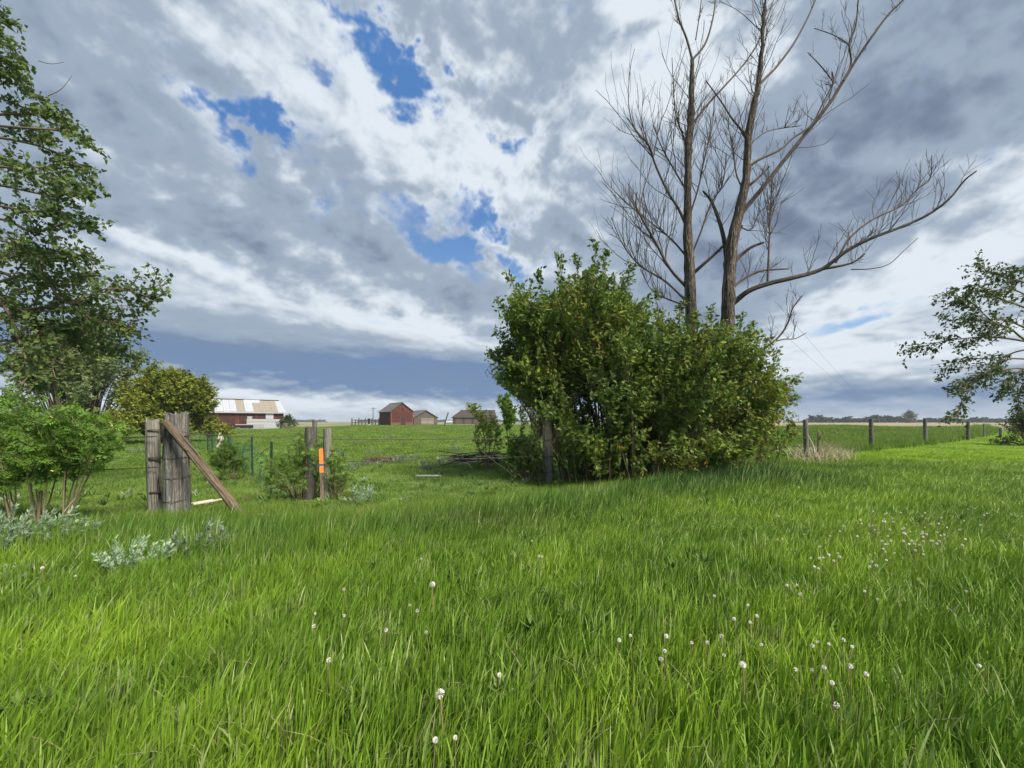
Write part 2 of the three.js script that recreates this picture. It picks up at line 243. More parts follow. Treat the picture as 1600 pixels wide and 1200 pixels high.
const slab = (a, b, c, d, th) => { const n = V().crossVectors(V().subVectors(b, a), V().subVectors(d, a)).normalize().multiplyScalar(th), q = [a, b, c, d], p = [...q, ...q.map((v) => v.clone().add(n))]; const g = triGeo(p.flatMap((v) => v.toArray()), [0, 2, 1, 0, 3, 2, 4, 5, 6, 4, 6, 7, 0, 1, 5, 0, 5, 4, 1, 2, 6, 1, 6, 5, 2, 3, 7, 2, 7, 6, 3, 0, 4, 3, 4, 7]).toNonIndexed(); g.computeVertexNormals(); const P = g.attributes.position, U = g.attributes.uv; for (let i = 0; i < P.count; i++) U.setXY(i, (P.getX(i) + P.getZ(i) * 0.6) * 0.25, P.getY(i) * 0.25 + P.getZ(i) * 0.2); return g; };
const uvMetres = (g, k = 0.3) => { const P = g.attributes.position, N = g.attributes.normal, U = g.attributes.uv; for (let i = 0; i < P.count; i++) { const ax = Math.abs(N.getX(i)) > 0.6; U.setXY(i, (ax ? P.getZ(i) : P.getX(i)) * k, P.getY(i) * k); } return g; };

// a small gabled building: gable end faces local +z, the floor is at y = 0
function gabled(name, label, category, pos, turn, w, l, eave, ridge, wallM, roofM, group) {
  const t = thing(name, label, category, pos, group); t.rotation.y = turn;
  for (const z of [0, -l]) part('gable_wall', uvMetres(prism([[-w / 2, -.5], [w / 2, -.5], [w / 2, eave], [0, ridge - .06], [-w / 2, eave]], .12).translate(0, 0, z - .12 + (z ? .12 : 0))), wallM, t);
  for (const s of [-1, 1]) part('side_wall', uvMetres(box(.12, eave + .5, l - .25, s * (w / 2 - .06), (eave - .5) / 2, -l / 2)), wallM, t);
  const o = .28, dy = (ridge - eave) / (w / 2);
  for (const s of [-1, 1]) { const A = V(0, ridge, .25), B = V(s * (w / 2 + o), eave - o * dy, .25), C = B.clone().setZ(-l - .25), D = V(0, ridge, -l - .25); part('roof_slope', s > 0 ? slab(A, B, C, D, .07) : slab(B, A, D, C, .07), roofM, t); }
  part('ridge_cap', box(.24, .06, l + .5, 0, ridge + .09, -l / 2), roofM, t);
  for (const s of [-1, 1]) part('corner_trim', box(.14, eave + .4, .03, s * (w / 2 - .08), eave / 2 - .2, .018), std(lin(.20, .10, .08)), t);
  return t;
}
{ // weathered red granary, turned so that its gable end and its left side both show
  const g = gabled('granary', 'faded red wooden granary with gable end towards the field, beside the low grey shed', 'granary', V(-25.1, 0.45, -93.6), 0.67, 5.4, 7, 3.35, 5.3, redPaint, shingle);
  const door = part('door', box(1.25, 1.9, .05, .25, .85, .03), redBrown, g);
  part('door_frame', mergeGeometries([box(.1, 2, .07, -.43, .9, .035), box(.1, 2, .07, .93, .9, .035), box(1.46, .1, .07, .25, 1.95, .035)]), greyBoard, g);
  part('gable_hatch', box(.8, .7, .05, .05, 3.9, .03), redBrown, g);
  part('hatch_frame', mergeGeometries([box(.08, .86, .07, -.39, 3.9, .035), box(.08, .86, .07, .49, 3.9, .035), box(.96, .08, .07, .05, 4.29, .035)]), greyBoard, g);
  for (let i = 0; i < 12; i++) part('siding_board', box(5.1, .2, .025, 0, .12 + i * .265, .012), i < 3 ? redWorn : i % 3 === 1 ? redBrown : redPaint, g);
  for (let i = 0; i < 9; i++) part('wear_board', box(.18 + .1 * (i % 3), .5 + .35 * ((i * 5) % 4) / 3, .03, -2.4 + i * .58, .4 + .1 * (i % 2), .024), i % 2 ? greyBoard : redWorn, g);
  for (let i = 0; i < 3; i++) part('wear_board', box(1.1 + i * .2, .25, .03, -1.6 + i * 1.8, .18 + .1 * i, .022), greyBoard, g);
}
{ const g = gabled('shed', 'low grey unpainted shed with pale double doors, right of the red granary', 'shed', V(-20.8, 0.5, -99), 0.62, 6, 6.5, 1.95, 3.6, greyBoard, shingle);
  for (const s of [-.9, .9]) { const d = part('door', box(1.6, 1.75, .06, .4 + s * .92, .85, .035), std(lin(.22, .205, .18)), g); for (const y of [-.5, .5]) part('door_batten', box(1.5, .14, .04, .4 + s * .92, .85 + y, .085), greyBoard, d); }
  for (let i = 0; i < 9; i++) part('siding_board', box(.5, 1.9, .03, -2.6 + i * .62, .9, .012), greyBoard, g);
}
{ // long weathered building half hidden by the saplings
  const t = thing('farmhouse', 'long low weathered building with brown roof behind the wind-bent saplings', 'farm building', V(-13, 0.6, -140)); t.rotation.y = 0.06;
  const w = 15.5, l = 8, e = 2.3, r = 4.7;
  part('wall', uvMetres(box(w - 1, e + .6, .15, 0, e / 2 - .3, 0)), greyBoard, t); part('wall', uvMetres(box(w - 1, e + .6, .15, 0, e / 2 - .3, -l)), greyBoard, t);
  for (const s of [-1, 1]) part('wall', uvMetres(box(.15, e + .6, l - .2, s * (w / 2 - .6), e / 2 - .3, -l / 2)), greyBoard, t);
  const A = V(-w / 2 + 3, r, -l / 2), B = V(w / 2 - .5, r, -l / 2);
  part('roof_slope', slab(V(-w / 2, e - .15, .4), V(w / 2, e - .15, .4), B, A, .1), brownRoof, t);
  part('roof_slope', slab(V(w / 2, e - .15, -l - .4), V(-w / 2, e - .15, -l - .4), A, B, .1), brownRoof, t);
  part('roof_hip', slab(V(-w / 2, e - .15, -l - .4), V(-w / 2, e - .15, .4), A.clone().add(V(0, 0, .02)), A, .08), brownRoof, t);
  part('ridge_cap', box(w - 3.4, .18, .3, 1.2, r + .12, -l / 2), darkInside, t);
  for (let i = 0; i < 14; i++) part('wall_board', box(.7, e + .3, .04, -6.6 + i * 1.02, e / 2 - .2, .09 + .01 * (i % 2)), i % 3 ? greyBoard : brownRoof, t);
}
{ // long red barn with a roof patched from white and tan metal sheets, its long side square to the view; local x runs left from the near right corner
  const phi = .66, c0 = V(-44.6, -0.12, -80), t = thing('barn', 'long dark red barn with white and tan metal roof sheets beyond the round bush', 'barn', c0), L = 18, l = 9, e = 3.45, r = 5.75; t.rotation.y = phi;
  const U = (px) => { const k = (px - CX) / F; return (c0.x - 80 * k) / (Math.cos(phi) - Math.sin(phi) * k); }, Y = (py, u) => EYE - ((py - HY) / F) * (80 - Math.sin(phi) * u) + .12;
  part('back_wall', uvMetres(box(L, e + .3, .15, -L / 2, e / 2 - .15, -l)), redBrown, t);
  for (const x of [-.15, -L]) part('gable_wall', uvMetres(prism([[-l / 2, -.3], [l / 2, -.3], [l / 2, e], [0, r - .1], [-l / 2, e]], .15).rotateY(Math.PI / 2).translate(x, 0, -l / 2)), redBrown, t);
  const nb = 30; for (let i = 0; i < nb; i++) { const w = (L - .2) / nb; part('wall_board', uvMetres(box(w - .025, e + .3, .10 + .02 * ((i * 7) % 3), -.1 - (i + .5) * w, e / 2 - .15, 0)), i % 5 === 2 ? redPaint : redBrown, t); }
  const cuts = [-.35, .95, 1.95, 2.95, 3.95, 4.95, 6.3, 7.6, 8.6, 9.6, 10.6, 11.6, 12.6, 13.6, 14.6, 15.6, 16.6, 17.6, 18.4], pal = 'wttttwtwwwwwwwwwww';
  for (let i = 0; i < cuts.length - 1; i++) { const a = -cuts[i + 1], b2 = -cuts[i] - .025, lift = (i % 2) * .025, sh = i ? 0 : .45; part('roof_sheet', slab(V(a, e - .12 + lift, .45), V(b2, e - .12 + lift, .45), V(b2 - sh, r + lift, -l / 2), V(a, r + lift, -l / 2), .04), pal[i] === 'w' ? tin : tinTan, t); for (const q of [.33, .66]) { const x = mix(a, b2, q); part('roof_rib', slab(V(x - .03, e - .07 + lift, .46), V(x + .03, e - .07 + lift, .46), V(x + .03 - sh, r + .05 + lift, -l / 2), V(x - .03 - sh, r + .05 + lift, -l / 2), .03), pal[i] === 'w' ? tin : tinTan, t); } }
  part('roof_patch', slab(V(-6.2, r - .62, -l / 2 + 1.3), V(-3.6, r - .62, -l / 2 + 1.3), V(-3.6, r + .09, -l / 2 + .03), V(-6.2, r + .09, -l / 2 + .03), .05), tin, t);
  part('roof_back', slab(V(.35, e - .12, -l - .45), V(-L - .35, e - .12, -l - .45), V(-L - .35, r, -l / 2), V(-.15, r, -l / 2), .05), tinTan, t);
  part('ridge_cap', box(L - .2, .14, .3, -L / 2 - .1, r + .1, -l / 2), redBrown, t); part('eave_board', box(L + .7, .2, .06, -L / 2, e - .22, .5), tin, t);
  const sheet = (a, b2, y0, y1, m, z) => { const u0 = U(a), u1 = U(b2), um = (u0 + u1) / 2; part('metal_sheet', box(Math.abs(u0 - u1), Y(y0, um) - Y(y1, um), .05, -um, (Y(y0, um) + Y(y1, um)) / 2, z), m, t); };
  for (let i = 0; i < 3; i++) sheet(385.2, 440, 655 + i * 2.6, 657.4 + i * 2.6, i === 1 ? tinDull : tin, .2 + .02 * i);
  for (let i = 0; i < 3; i++) { sheet(367.5, 411, 662.8 + i * 2.8, 665.3 + i * 2.8, tinDull, .3 + .02 * i); sheet(411.3, 440, 662.8 + i * 2.8, 665.3 + i * 2.8, tin, .3 + .02 * i); }
  sheet(415, 427, 644.4, 654.6, tin, .16); sheet(386, 394, 650.5, 654.6, tinDull, .16);
  part('corner_post', box(.2, 2.1, .2, -.2, 1, .45), tin, t); part('door_opening', box(.3, 2, .06, -.5, 1, .38), darkInside, t);
}
{ const t = thing('feed_trough', 'long black feed trough standing in front of the red barn', 'trough', V(-48.2, 0.08, -71)); t.rotation.y = .66; const hull = [[-.45, .15], [-.6, .75], [-.52, .75], [-.38, .22], [.38, .22], [.52, .75], [.6, .75], [.45, .15]];
  part('trough_body', prism(hull, 5.6).rotateY(Math.PI / 2).translate(-2.8, 0, 0), darkInside, t);
  for (const x of [-2.3, 0, 2.3]) for (const z of [-.35, .35]) part('leg', box(.09, .3, .09, x, .05, z), darkInside, t); }
{ const t = thing('grain_bag', 'long low white storage bag lying on the horizon right of the grey shed', 'storage bag', V(-24.5, 0.5, -175)); const g = new THREE.CapsuleGeometry(1, 6.5, 6, 16); g.rotateZ(Math.PI / 2); g.scale(1, .8, 1); part('bag', g.translate(0, .6, 0), tin, t); part('end_flap', box(.6, .1, 1.2, 4.2, .1, 0), tin, t); }
// far lines of trees, one mass each
function treeline(name, label, list, seed) {
  const R = rngOf(seed), cl = []; for (let i = 0; i < 46; i++) { const a = R() * 6.28, y = R(), r = Math.sqrt(R()) * (0.55 * (1 - Math.pow(y, 1.6)) + .1), s = .17 + R() * .12; const p = V(Math.cos(a) * r, y * .94 + .03, Math.sin(a) * r), q = [0, 1, 2, 3].map(() => V(R() - .5, R() - .5, R() - .5).multiplyScalar(s * 2).add(p)); cl.push(...q[0].toArray(), ...q[1].toArray(), ...q[2].toArray(), ...q[0].toArray(), ...q[2].toArray(), ...q[3].toArray()); }
  const g = triGeo(cl, cl.map((_, i) => i).slice(0, cl.length / 3)), m = new THREE.InstancedMesh(g, M.leaf, list.length), X = new THREE.Matrix4(), c = new THREE.Color();
  list.forEach(([x, d, w, h], i) => { X.makeRotationY(R() * 6.28).scale(V(w, h, w)).setPosition(x, G(x, d) - .2, -d); m.setMatrixAt(i, X); const k = .7 + R() * .6; m.setColorAt(i, c.setRGB(.028 * k, .05 * k, .026 * k)); });
  m.name = numbered(name); m.userData = { kind: 'stuff', label }; scene.add(m);
}
{ const R = rngOf(5), L = []; for (let px = 1225; px < 1690; px += 2.2) { const d = 330 + R() * 60, x = ((px - CX) / F) * d, e = px < 1262 ? .35 : px < 1330 ? 1 : px < 1350 ? .8 : px < 1425 ? .85 : px < 1500 ? .62 : .8, h = (3 + R() * 3.4) * e * (1 + .35 * N2(px * .02, 3)); L.push([x, d, h * (1 + R() * .5), h]); } treeline('shelterbelt', 'dark shelterbelt of trees along the horizon behind the right-hand fence', L, 6); }
{ const R = rngOf(7), L = []; for (let px = -300; px < 1100; px += 2) { if (N2(px * .008, 1) < -.25) continue; const d = 850 + R() * 200, x = ((px - CX) / F) * d, h = 3 + R() * 3; L.push([x, d, h * 2.4, h]); } treeline('far_treeline', 'thin dark line of far trees on the horizon behind the farm buildings', L, 8); }
// ---------------------------------------------------------------- trees and shrubs
// ---- a plant is grown as tubes (wood) and a list of leaves; both are then set into one thing
const UP = V(0, 1, 0);
const rdir = (R) => { const z = R() * 2 - 1, a = R() * 6.2832, s = Math.sqrt(1 - z * z); return V(s * Math.cos(a), z, s * Math.sin(a)); };
const WIND = V(0.9, -0.05, -0.25);
function shoot(P, R, p0, dir, len, r, o) {
  const n = o.steps ?? 4, pts = [p0.clone()], d = dir.clone().normalize(); let p = p0.clone();
  for (let i = 0; i < n; i++) { d.addScaledVector(rdir(R), o.wander ?? .2).addScaledVector(UP, o.up ?? .05).addScaledVector(WIND, o.wind ?? 0).normalize(); p = p.clone().addScaledVector(d, len / n); if (p.y < (o.floor ?? -1)) p.y = o.floor; pts.push(p); }
  P.tubes.push({ p: pts, r: taper(pts.length, r, Math.max(r * .45, o.rMin ?? .002)) }); return pts;
}
function along(pts, t) { const f = clamp(t, 0, .9999) * (pts.length - 1), i = Math.floor(f); return { p: pts[i].clone().lerp(pts[i + 1], f - i), d: V().subVectors(pts[i + 1], pts[i]).normalize() }; }
function leafOn(P, R, p, d, o) {
  const ld = d.clone().multiplyScalar(o.leafAlong ?? .5).addScaledVector(rdir(R), 1).addScaledVector(UP, o.leafUp ?? -.1).addScaledVector(WIND, o.leafWind ?? .15).normalize();
  P.leaves.push({ p: p.clone().addScaledVector(rdir(R), o.scatter ?? .03), d: ld, n: rdir(R).addScaledVector(UP, .7), s: (o.leaf ?? .07) * (.6 + R() * .7), c: o.tint ?? 0 });
}
function leafy(P, R, pts, o, level) {
  const len = pts.reduce((s, q, i) => s + (i ? q.distanceTo(pts[i - 1]) : 0), 0);
  if (level <= 0) { const k = Math.max(2, Math.round(len * (o.leafPerM ?? 30))); for (let i = 0; i < k; i++) { const a = along(pts, (o.leafFrom ?? .15) + (1 - (o.leafFrom ?? .15)) * (i + R()) / k); leafOn(P, R, a.p, a.d, o); } return; }
  const k = Math.round(len * (o.perM ?? 6)); for (let i = 0; i < k; i++) {
    const t = (o.from ?? .25) + (1 - (o.from ?? .25)) * Math.pow((i + R()) / k, o.pw ?? .9), a = along(pts, t), side = rdir(R); side.addScaledVector(a.d, -side.dot(a.d)).normalize();
    const dir = a.d.clone().multiplyScalar(o.fwd ?? .8).addScaledVector(side, o.out ?? .8).addScaledVector(UP, o.rise ?? .1).normalize();
    const L = (o.len ?? .6) * (.5 + R() * .8) * (1 - .45 * t); const o2 = { ...o, len: L * .55, perM: (o.perM ?? 6) * 1.2, from: .2, floor: o.floor };
    const q = shoot(P, R, a.p, dir, L, (o.rTwig ?? .006) * (level > 1 ? 1.5 : 1), o); leafy(P, R, q, o2, level - 1);
  }
  if (o.tipLeaves !== false) { const tail = pts.slice(-3); leafy(P, R, tail, { ...o, leafFrom: .2, leafPerM: (o.leafPerM ?? 30) * 1.1 }, 0); }
}
const leafGeo = (w = .55, fold = .09) => triGeo([0, 0, 0, -w / 2, .42, fold, 0, .5, 0, w / 2, .42, fold, -w * .22, .8, fold * .5, w * .22, .8, fold * .5, 0, 1, -.08], [0, 3, 2, 0, 2, 1, 1, 2, 4, 2, 3, 5, 2, 5, 6, 2, 6, 4]);
const pinnate = (n = 4) => { const g = []; for (let i = 0; i < n; i++) for (const s of [-1, 1]) { const l = leafGeo(.5, .06); l.scale(.30, .42, .42); l.rotateZ(-s * 1.0); l.translate(0, .18 + i * .2, 0); g.push(l); } const e = leafGeo(.5, .06); e.scale(.3, .4, .4); e.translate(0, .8, 0); g.push(e); return mergeGeometries(g); };
const LEAF = { broad: leafGeo(.75, .10), oval: leafGeo(.55, .08), narrow: leafGeo(.3, .06), pinnate: pinnate(3) };
const Mx = new THREE.Matrix4(), Cx = new THREE.Color();
function leavesMesh(name, leaves, geo, mat, palette, base, R, parent, patch = 1.2) {
  const m = new THREE.InstancedMesh(geo, mat, leaves.length);
  leaves.forEach((l, i) => {
    const y = l.d, x = V().crossVectors(y, l.n).normalize(), z = V().crossVectors(x, y); Mx.makeBasis(x.multiplyScalar(l.s), y.clone().multiplyScalar(l.s), z.multiplyScalar(l.s)).setPosition(l.p.x - base.x, l.p.y - base.y, l.p.z - base.z); m.setMatrixAt(i, Mx);
    const n = N3(l.p.x * patch, l.p.y * patch, l.p.z * patch) * .5 + .5, pick = palette(n, R(), l), k = .75 + R() * .5; m.setColorAt(i, Cx.setRGB(pick[0] * k, pick[1] * k, pick[2] * k));
  });
  m.name = name; m.castShadow = m.receiveShadow = true; m.userData.kind = 'stuff'; parent.add(m); return m;
}
const rel1 = (P, b) => rel(P.tubes, b);
const lerp3 = (a, b, t) => [mix(a[0], b[0], t), mix(a[1], b[1], t), mix(a[2], b[2], t)];

// ---- the big leafy clump in the middle: many stems from one stool, each reaching for a point of the crown
{
  const D = 9.9, base = gp(1005, D), t = thing('leafy_bush', 'large dark green many-stemmed bush with yellow tassels below the dead trees', 'bush', base), R = rngOf(101);
  const wood = { tubes: [] }, P = { tubes: wood.tubes, leaves: [] };
  const env = [[757, 610], [778, 545], [800, 470], [815, 445], [845, 470], [880, 425], [935, 408], [965, 440], [995, 455], [1010, 520], [1030, 488], [1060, 505], [1085, 505], [1110, 498], [1135, 520], [1165, 508], [1190, 560], [1215, 575], [1242, 615]], top = (px) => { for (let i = 1; i < env.length; i++) if (px <= env[i][0]) return mix(env[i - 1][1], env[i][1], (px - env[i - 1][0]) / (env[i][0] - env[i - 1][0])); return 620; };
  const bot = (px) => px < 800 ? mix(605, 650, (px - 757) / 43) : px < 850 ? mix(650, 700, (px - 800) / 50) : px < 1150 ? 715 : mix(715, 625, (px - 1150) / 92);
  const stems = [], o = { perM: 12, len: .78, from: .28, fwd: .7, out: .85, rise: .2, wander: .22, up: .06, wind: .03, leafPerM: 38, leaf: .104, leafFrom: .05, rTwig: .006, rMin: .0025, scatter: .05, leafWind: .2 };
  for (let i = 0; i < 136; i++) {
    const tip = i < 56, px = tip ? mix(772, 1232, (i + R() * .7) / 56) : mix(785, 1225, R()), hi = top(px), lo = bot(px), py = tip ? hi + 14 + R() * 30 : mix(hi + 30, lo - 10, Math.pow(R(), 1.15));
    const edge = Math.abs(px - 1000) / 240, dd = D + (R() - .5) * 2 * 1.9 * Math.sqrt(Math.max(.05, 1 - edge * edge)) - (tip ? 0 : .3), end = at(px, py, dd), bx = 1000 + (px - 1000) * .48 + (R() - .5) * 60, b0 = gp(bx, D + (dd - D) * .35);
    b0.y -= .05; const h = end.y - b0.y, mid1 = b0.clone().lerp(end, .32).add(V(0, .1 * h, 0)).addScaledVector(rdir(R), .12), mid2 = b0.clone().lerp(end, .68).add(V(0, .08 * h, 0)).addScaledVector(rdir(R), .16);
    const pts = smooth([b0, mid1, mid2, end], 4), r0 = .014 + R() * .022; P.tubes.push({ p: pts, r: taper(pts.length, r0, .006) });
    leafy(P, R, pts, { ...o, from: clamp(.36 - (h < 2 ? .25 : 0), .1, .6), tint: i }, 1);
  }
  for (let i = 0; i < 46; i++) { const px = mix(845, 1200, R()), d = D - 1.2 + R() * 1.4, b = gp(px, d).add(V(0, .1, 0)), q = shoot(P, R, b, V((px - 1000) / 420, 1, -.1 + R() * .4), .7 + R() * 1.2, .011, { wander: .14, up: .1 }); leafy(P, R, q, { ...o, len: .4, from: .35, leaf: .085, tint: 100 }, 1); }
  for (const [px, py, q0] of [[1075, 705, .9], [1110, 715, .8], [1040, 720, .7], [1160, 700, .7], [920, 690, .6], [880, 680, .5], [1000, 700, .5]]) for (let k = 0; k < 5; k++) { const c = at(px + (R() - .5) * 60, py + (R() - .5) * 30, D - 1.5 - R() * .4), q = shoot(P, R, c.clone().add(V(-.1, -.3, -.3)), V(R() - .5, .8, .8), .5, .006, { wander: .2 }); leafy(P, R, q, { ...o, len: .35, from: .1, tint: 50 }, 1); }
  for (let i = 0; i < 16; i++) { const px = mix(955, 1070, R()), dd = D - .4 - R() * 1.1, end = at(px, mix(top(px) + 24, 640, R()), dd), b0 = gp(1000 + (px - 1000) * .5, dd + .4), pts = smooth([b0, b0.clone().lerp(end, .5).addScaledVector(rdir(R), .15), end], 5); P.tubes.push({ p: pts, r: taper(pts.length, .02, .006) }); leafy(P, R, pts, { ...o, from: .35, tint: 20 }, 1); }
  for (const [x0, y0, x1, y1] of [[815, 470, 793, 428], [800, 500, 778, 468], [800, 540, 772, 520], [800, 590, 768, 552], [800, 600, 756, 588], [850, 470, 838, 425], [880, 440, 872, 398], [905, 440, 900, 402], [930, 420, 931, 378], [945, 420, 948, 392], [980, 450, 984, 415], [1030, 500, 1022, 455], [1060, 520, 1064, 472], [1085, 530, 1090, 488], [1110, 530, 1112, 480], [1150, 545, 1160, 492], [1165, 560, 1172, 505], [1200, 590, 1215, 548], [1210, 620, 1240, 590], [1205, 640, 1246, 620], [1190, 560, 1200, 530], [810, 620, 772, 596], [1130, 540, 1131, 505]]) { const d = D + (R() - .5) * 1.2, q = smooth([at(x0 + (1000 - x0) * .15, y0 + 50, d), at(x0, y0, d), at(x1, y1, d)], 5); P.tubes.push({ p: q, r: taper(q.length, .010, .004) }); leafy(P, R, q, { ...o, perM: 10, len: .26, from: .2, leafPerM: 46, tint: 10 }, 1); }
  P.leaves = P.leaves.filter((l) => { const px = CX + (F * l.p.x) / -l.p.z, py = HY - (F * (l.p.y - EYE)) / -l.p.z; const edge = py < 640 ? 835 - 1.25 * (640 - py) : 842; return px > edge && !(-l.p.z < 9.5 && py > 655 && px > 838 && px < 876); });
  P.tubes = P.tubes.filter((q) => { const e = q.p[q.p.length - 1], px = CX + (F * e.x) / -e.z, py = HY - (F * (e.y - EYE)) / -e.z; return px > (py < 640 ? 835 - 1.25 * (640 - py) : 842) - 6; });
  part('stems', tubes(rel1(P, base), 4), M.stem, t);
  const A = [.095, .175, .022], B = [.18, .275, .034], C = [.36, .25, .025], Dk = [.050, .100, .022];
  const gold = P.leaves.filter((l) => (l.c < 60) && R() < .22 * S(.0, .6, N3(l.p.x * .9, l.p.y * .6, l.p.z * .9) + .25)), gs = new Set(gold);
  leavesMesh('leaves', P.leaves.filter((l) => !gs.has(l)), LEAF.oval, M.leaf, (n, r, l) => r < .1 + .22 * S(3, 6, l.p.x) ? lerp3(B, [.27, .27, .035], clamp(r * 4)) : lerp3(r < .4 ? Dk : A, B, clamp(n * 1.3 - .2)), base, R, t, .8);
  leavesMesh('yellow_tassels', gold.map((l) => ({ ...l, s: l.s * .8, d: l.d.clone().add(V(0, -.8, 0)).normalize() })), LEAF.narrow, M.leaf, () => C, base, R, t);
}
// ---- the two dead trees behind it: limbs traced one by one, twigs grown along them
{
  const L = (list) => list.map(([x, y]) => [x, y]);
  const twigsOn = (pts, R, n, len, o = {}) => { const P = { tubes: [] }; n = Math.round(n * 1.8); len *= 1.4; for (let i = 0; i < n; i++) { const t = mix(o.from ?? .12, .99, mix((i + .5) / n, R(), .75)), a = along(pts, t), side = rdir(R); side.z *= .8; side.addScaledVector(a.d, -side.dot(a.d)).normalize(); if (o.left) side.x -= .5; const dir = a.d.clone().multiplyScalar(.35 + R() * .5).addScaledVector(side, .5 + R() * .5).addScaledVector(UP, o.up ?? .45); const l = len * (.18 + 1.25 * Math.pow(R(), 1.7)) * (1 - .35 * t); const q = shoot(P, R, a.p, dir, l, (o.r ?? .0065) * (.6 + l * .8), { steps: 6, wander: .22, up: .10, rMin: .0032 }); const m = Math.floor(2 + R() * (o.sub ?? 4)); for (let k = 0; k < m; k++) { const b = along(q, .2 + R() * .7), s2 = rdir(R); shoot(P, R, b.p, b.d.clone().multiplyScalar(.7).addScaledVector(s2, .6).addScaledVector(UP, .3), l * (.2 + R() * .45), .0052, { steps: 4, wander: .24, up: .1, rMin: .003 }); } } return P.tubes; };
  const dead = (label, D, trunkPx, limbs, seed) => {
    const R = rngOf(seed), base = gp(trunkPx[0][0], D); base.y -= .1; const t = thing('dead_tree', label, 'tree', base, undefined);
    const dd = (pts, z) => smooth(pts.map(([x, y], i) => at(x, y, D + z * (i / Math.max(1, pts.length - 1)) + (i ? (R() - .5) * .12 : 0))), 4);
    const trunk = dd(trunkPx.map((q) => q.slice(0, 2)), -.2); trunk[0].y = base.y; const rr = trunk.map((_, i) => { const f = (i / (trunk.length - 1)) * (trunkPx.length - 1), k = Math.min(trunkPx.length - 2, Math.floor(f)); return mix(trunkPx[k][2], trunkPx[k + 1][2], f - k) * .86 * D / F / 2; });
    const g = tubes(rel([{ p: trunk, r: rr }], base), 18, .35); const P = g.attributes.position; for (let i = 0; i < P.count; i++) { const n = N3(P.getX(i) * 9, P.getY(i) * 2.5, P.getZ(i) * 9); P.setX(i, P.getX(i) + n * .026); P.setZ(i, P.getZ(i) + n * .02); } g.computeVertexNormals();
    const tm = part('trunk', g, M.deadBark, t); part('twigs', tubes(rel(twigsOn(trunk, R, 34, 1.25, { from: .42, up: .5, sub: 3 }), base), 4), M.deadTwig, tm).userData.kind = 'stuff';
    for (const { pts, w, z = 0, tw = 8, len = 1.0, bare, up } of limbs) { const q = dd(pts, z), m = part('limb', tubes(rel([{ p: q, r: taper(q.length, (w[0] * .74 * D) / F / 2, (w[1] * .8 * D) / F / 2, .8) }], base), w[0] > 6 ? 9 : 6, .35), w[0] > 9.5 || bare ? M.deadBark : M.deadTwig, t); if (tw) part('twigs', tubes(rel(twigsOn(q, R, tw, len, { up }), base), 4), M.deadTwig, m).userData.kind = 'stuff'; }
    return t;
  };
  dead('slimmer dead tree with a straight dark trunk, left of the pair above the bush', 12.1,
    [[1082, 700, 21], [1080, 560, 20], [1080, 490, 19], [1077, 420, 17], [1074, 350, 14], [1075, 280, 12], [1076, 224, 12], [1079, 187, 11], [1081, 140, 9], [1082, 93, 7]],
    [{ pts: [[1082, 95], [1073, 61], [1062, 33], [1054, 0], [1050, -25]], w: [5, 2.4], tw: 5, len: .8 }, { pts: [[1082, 93], [1101, 70], [1113, 33], [1118, 0], [1120, -25]], w: [5, 2.4], z: .5, tw: 4, len: .7 }, { pts: [[1087, 62], [1092, 30], [1096, 0]], w: [3, 1.6], tw: 2, len: .5 },
      { pts: [[1082, 428], [1100, 412], [1117, 397], [1145, 369], [1160, 352]], w: [8, 3.5], z: -.6, tw: 5, len: .8 }, { pts: [[1085, 190], [1104, 165], [1127, 140], [1164, 98], [1185, 65], [1201, 23], [1212, -10]], w: [5, 1.8], z: .9, tw: 9, len: .8 },
      { pts: [[1073, 355], [1060, 326], [1043, 299], [1022, 252], [1015, 229], [998, 210], [980, 184]], w: [6.5, 1.8], z: -.8, tw: 15, len: 1.5, up: .7 }, { pts: [[1072, 448], [1047, 420], [1024, 378], [1005, 345], [994, 322], [995, 301]], w: [7, 2.2], z: -.6, tw: 14, len: 1.3, up: .6 },
      { pts: [[1072, 400], [1050, 375], [1020, 350], [985, 322], [957, 340]].slice(0, 4).concat([[962, 300]]), w: [5, 1.5], z: .7, tw: 14, len: 1.2, up: .7 }, { pts: [[1072, 470], [1040, 440], [1000, 415], [975, 385], [955, 340]], w: [5, 1.4], z: .3, tw: 14, len: 1.2, up: .7 }, { pts: [[1074, 300], [1055, 268], [1035, 232], [1010, 240], [985, 232]].slice(0, 3).concat([[1020, 195]]), w: [4.5, 1.5], z: .6, tw: 11, len: 1.1, up: .8 },
      { pts: [[1080, 330], [1092, 290], [1100, 250], [1112, 200], [1117, 150]], w: [4.5, 1.6], z: .6, tw: 12, len: 1.2, up: .8 }, { pts: [[1080, 400], [1096, 360], [1110, 320], [1128, 290], [1135, 240]], w: [4.5, 1.6], z: -.5, tw: 12, len: 1.1, up: .8 }, { pts: [[1080, 250], [1068, 215], [1056, 180], [1052, 130], [1050, 90]], w: [3.6, 1.4], z: .4, tw: 9, len: .9, up: .8 }, { pts: [[1079, 480], [1050, 470], [1020, 455], [1000, 420]], w: [4, 1.5], z: .5, tw: 10, len: 1.0, up: .8 }], 201);
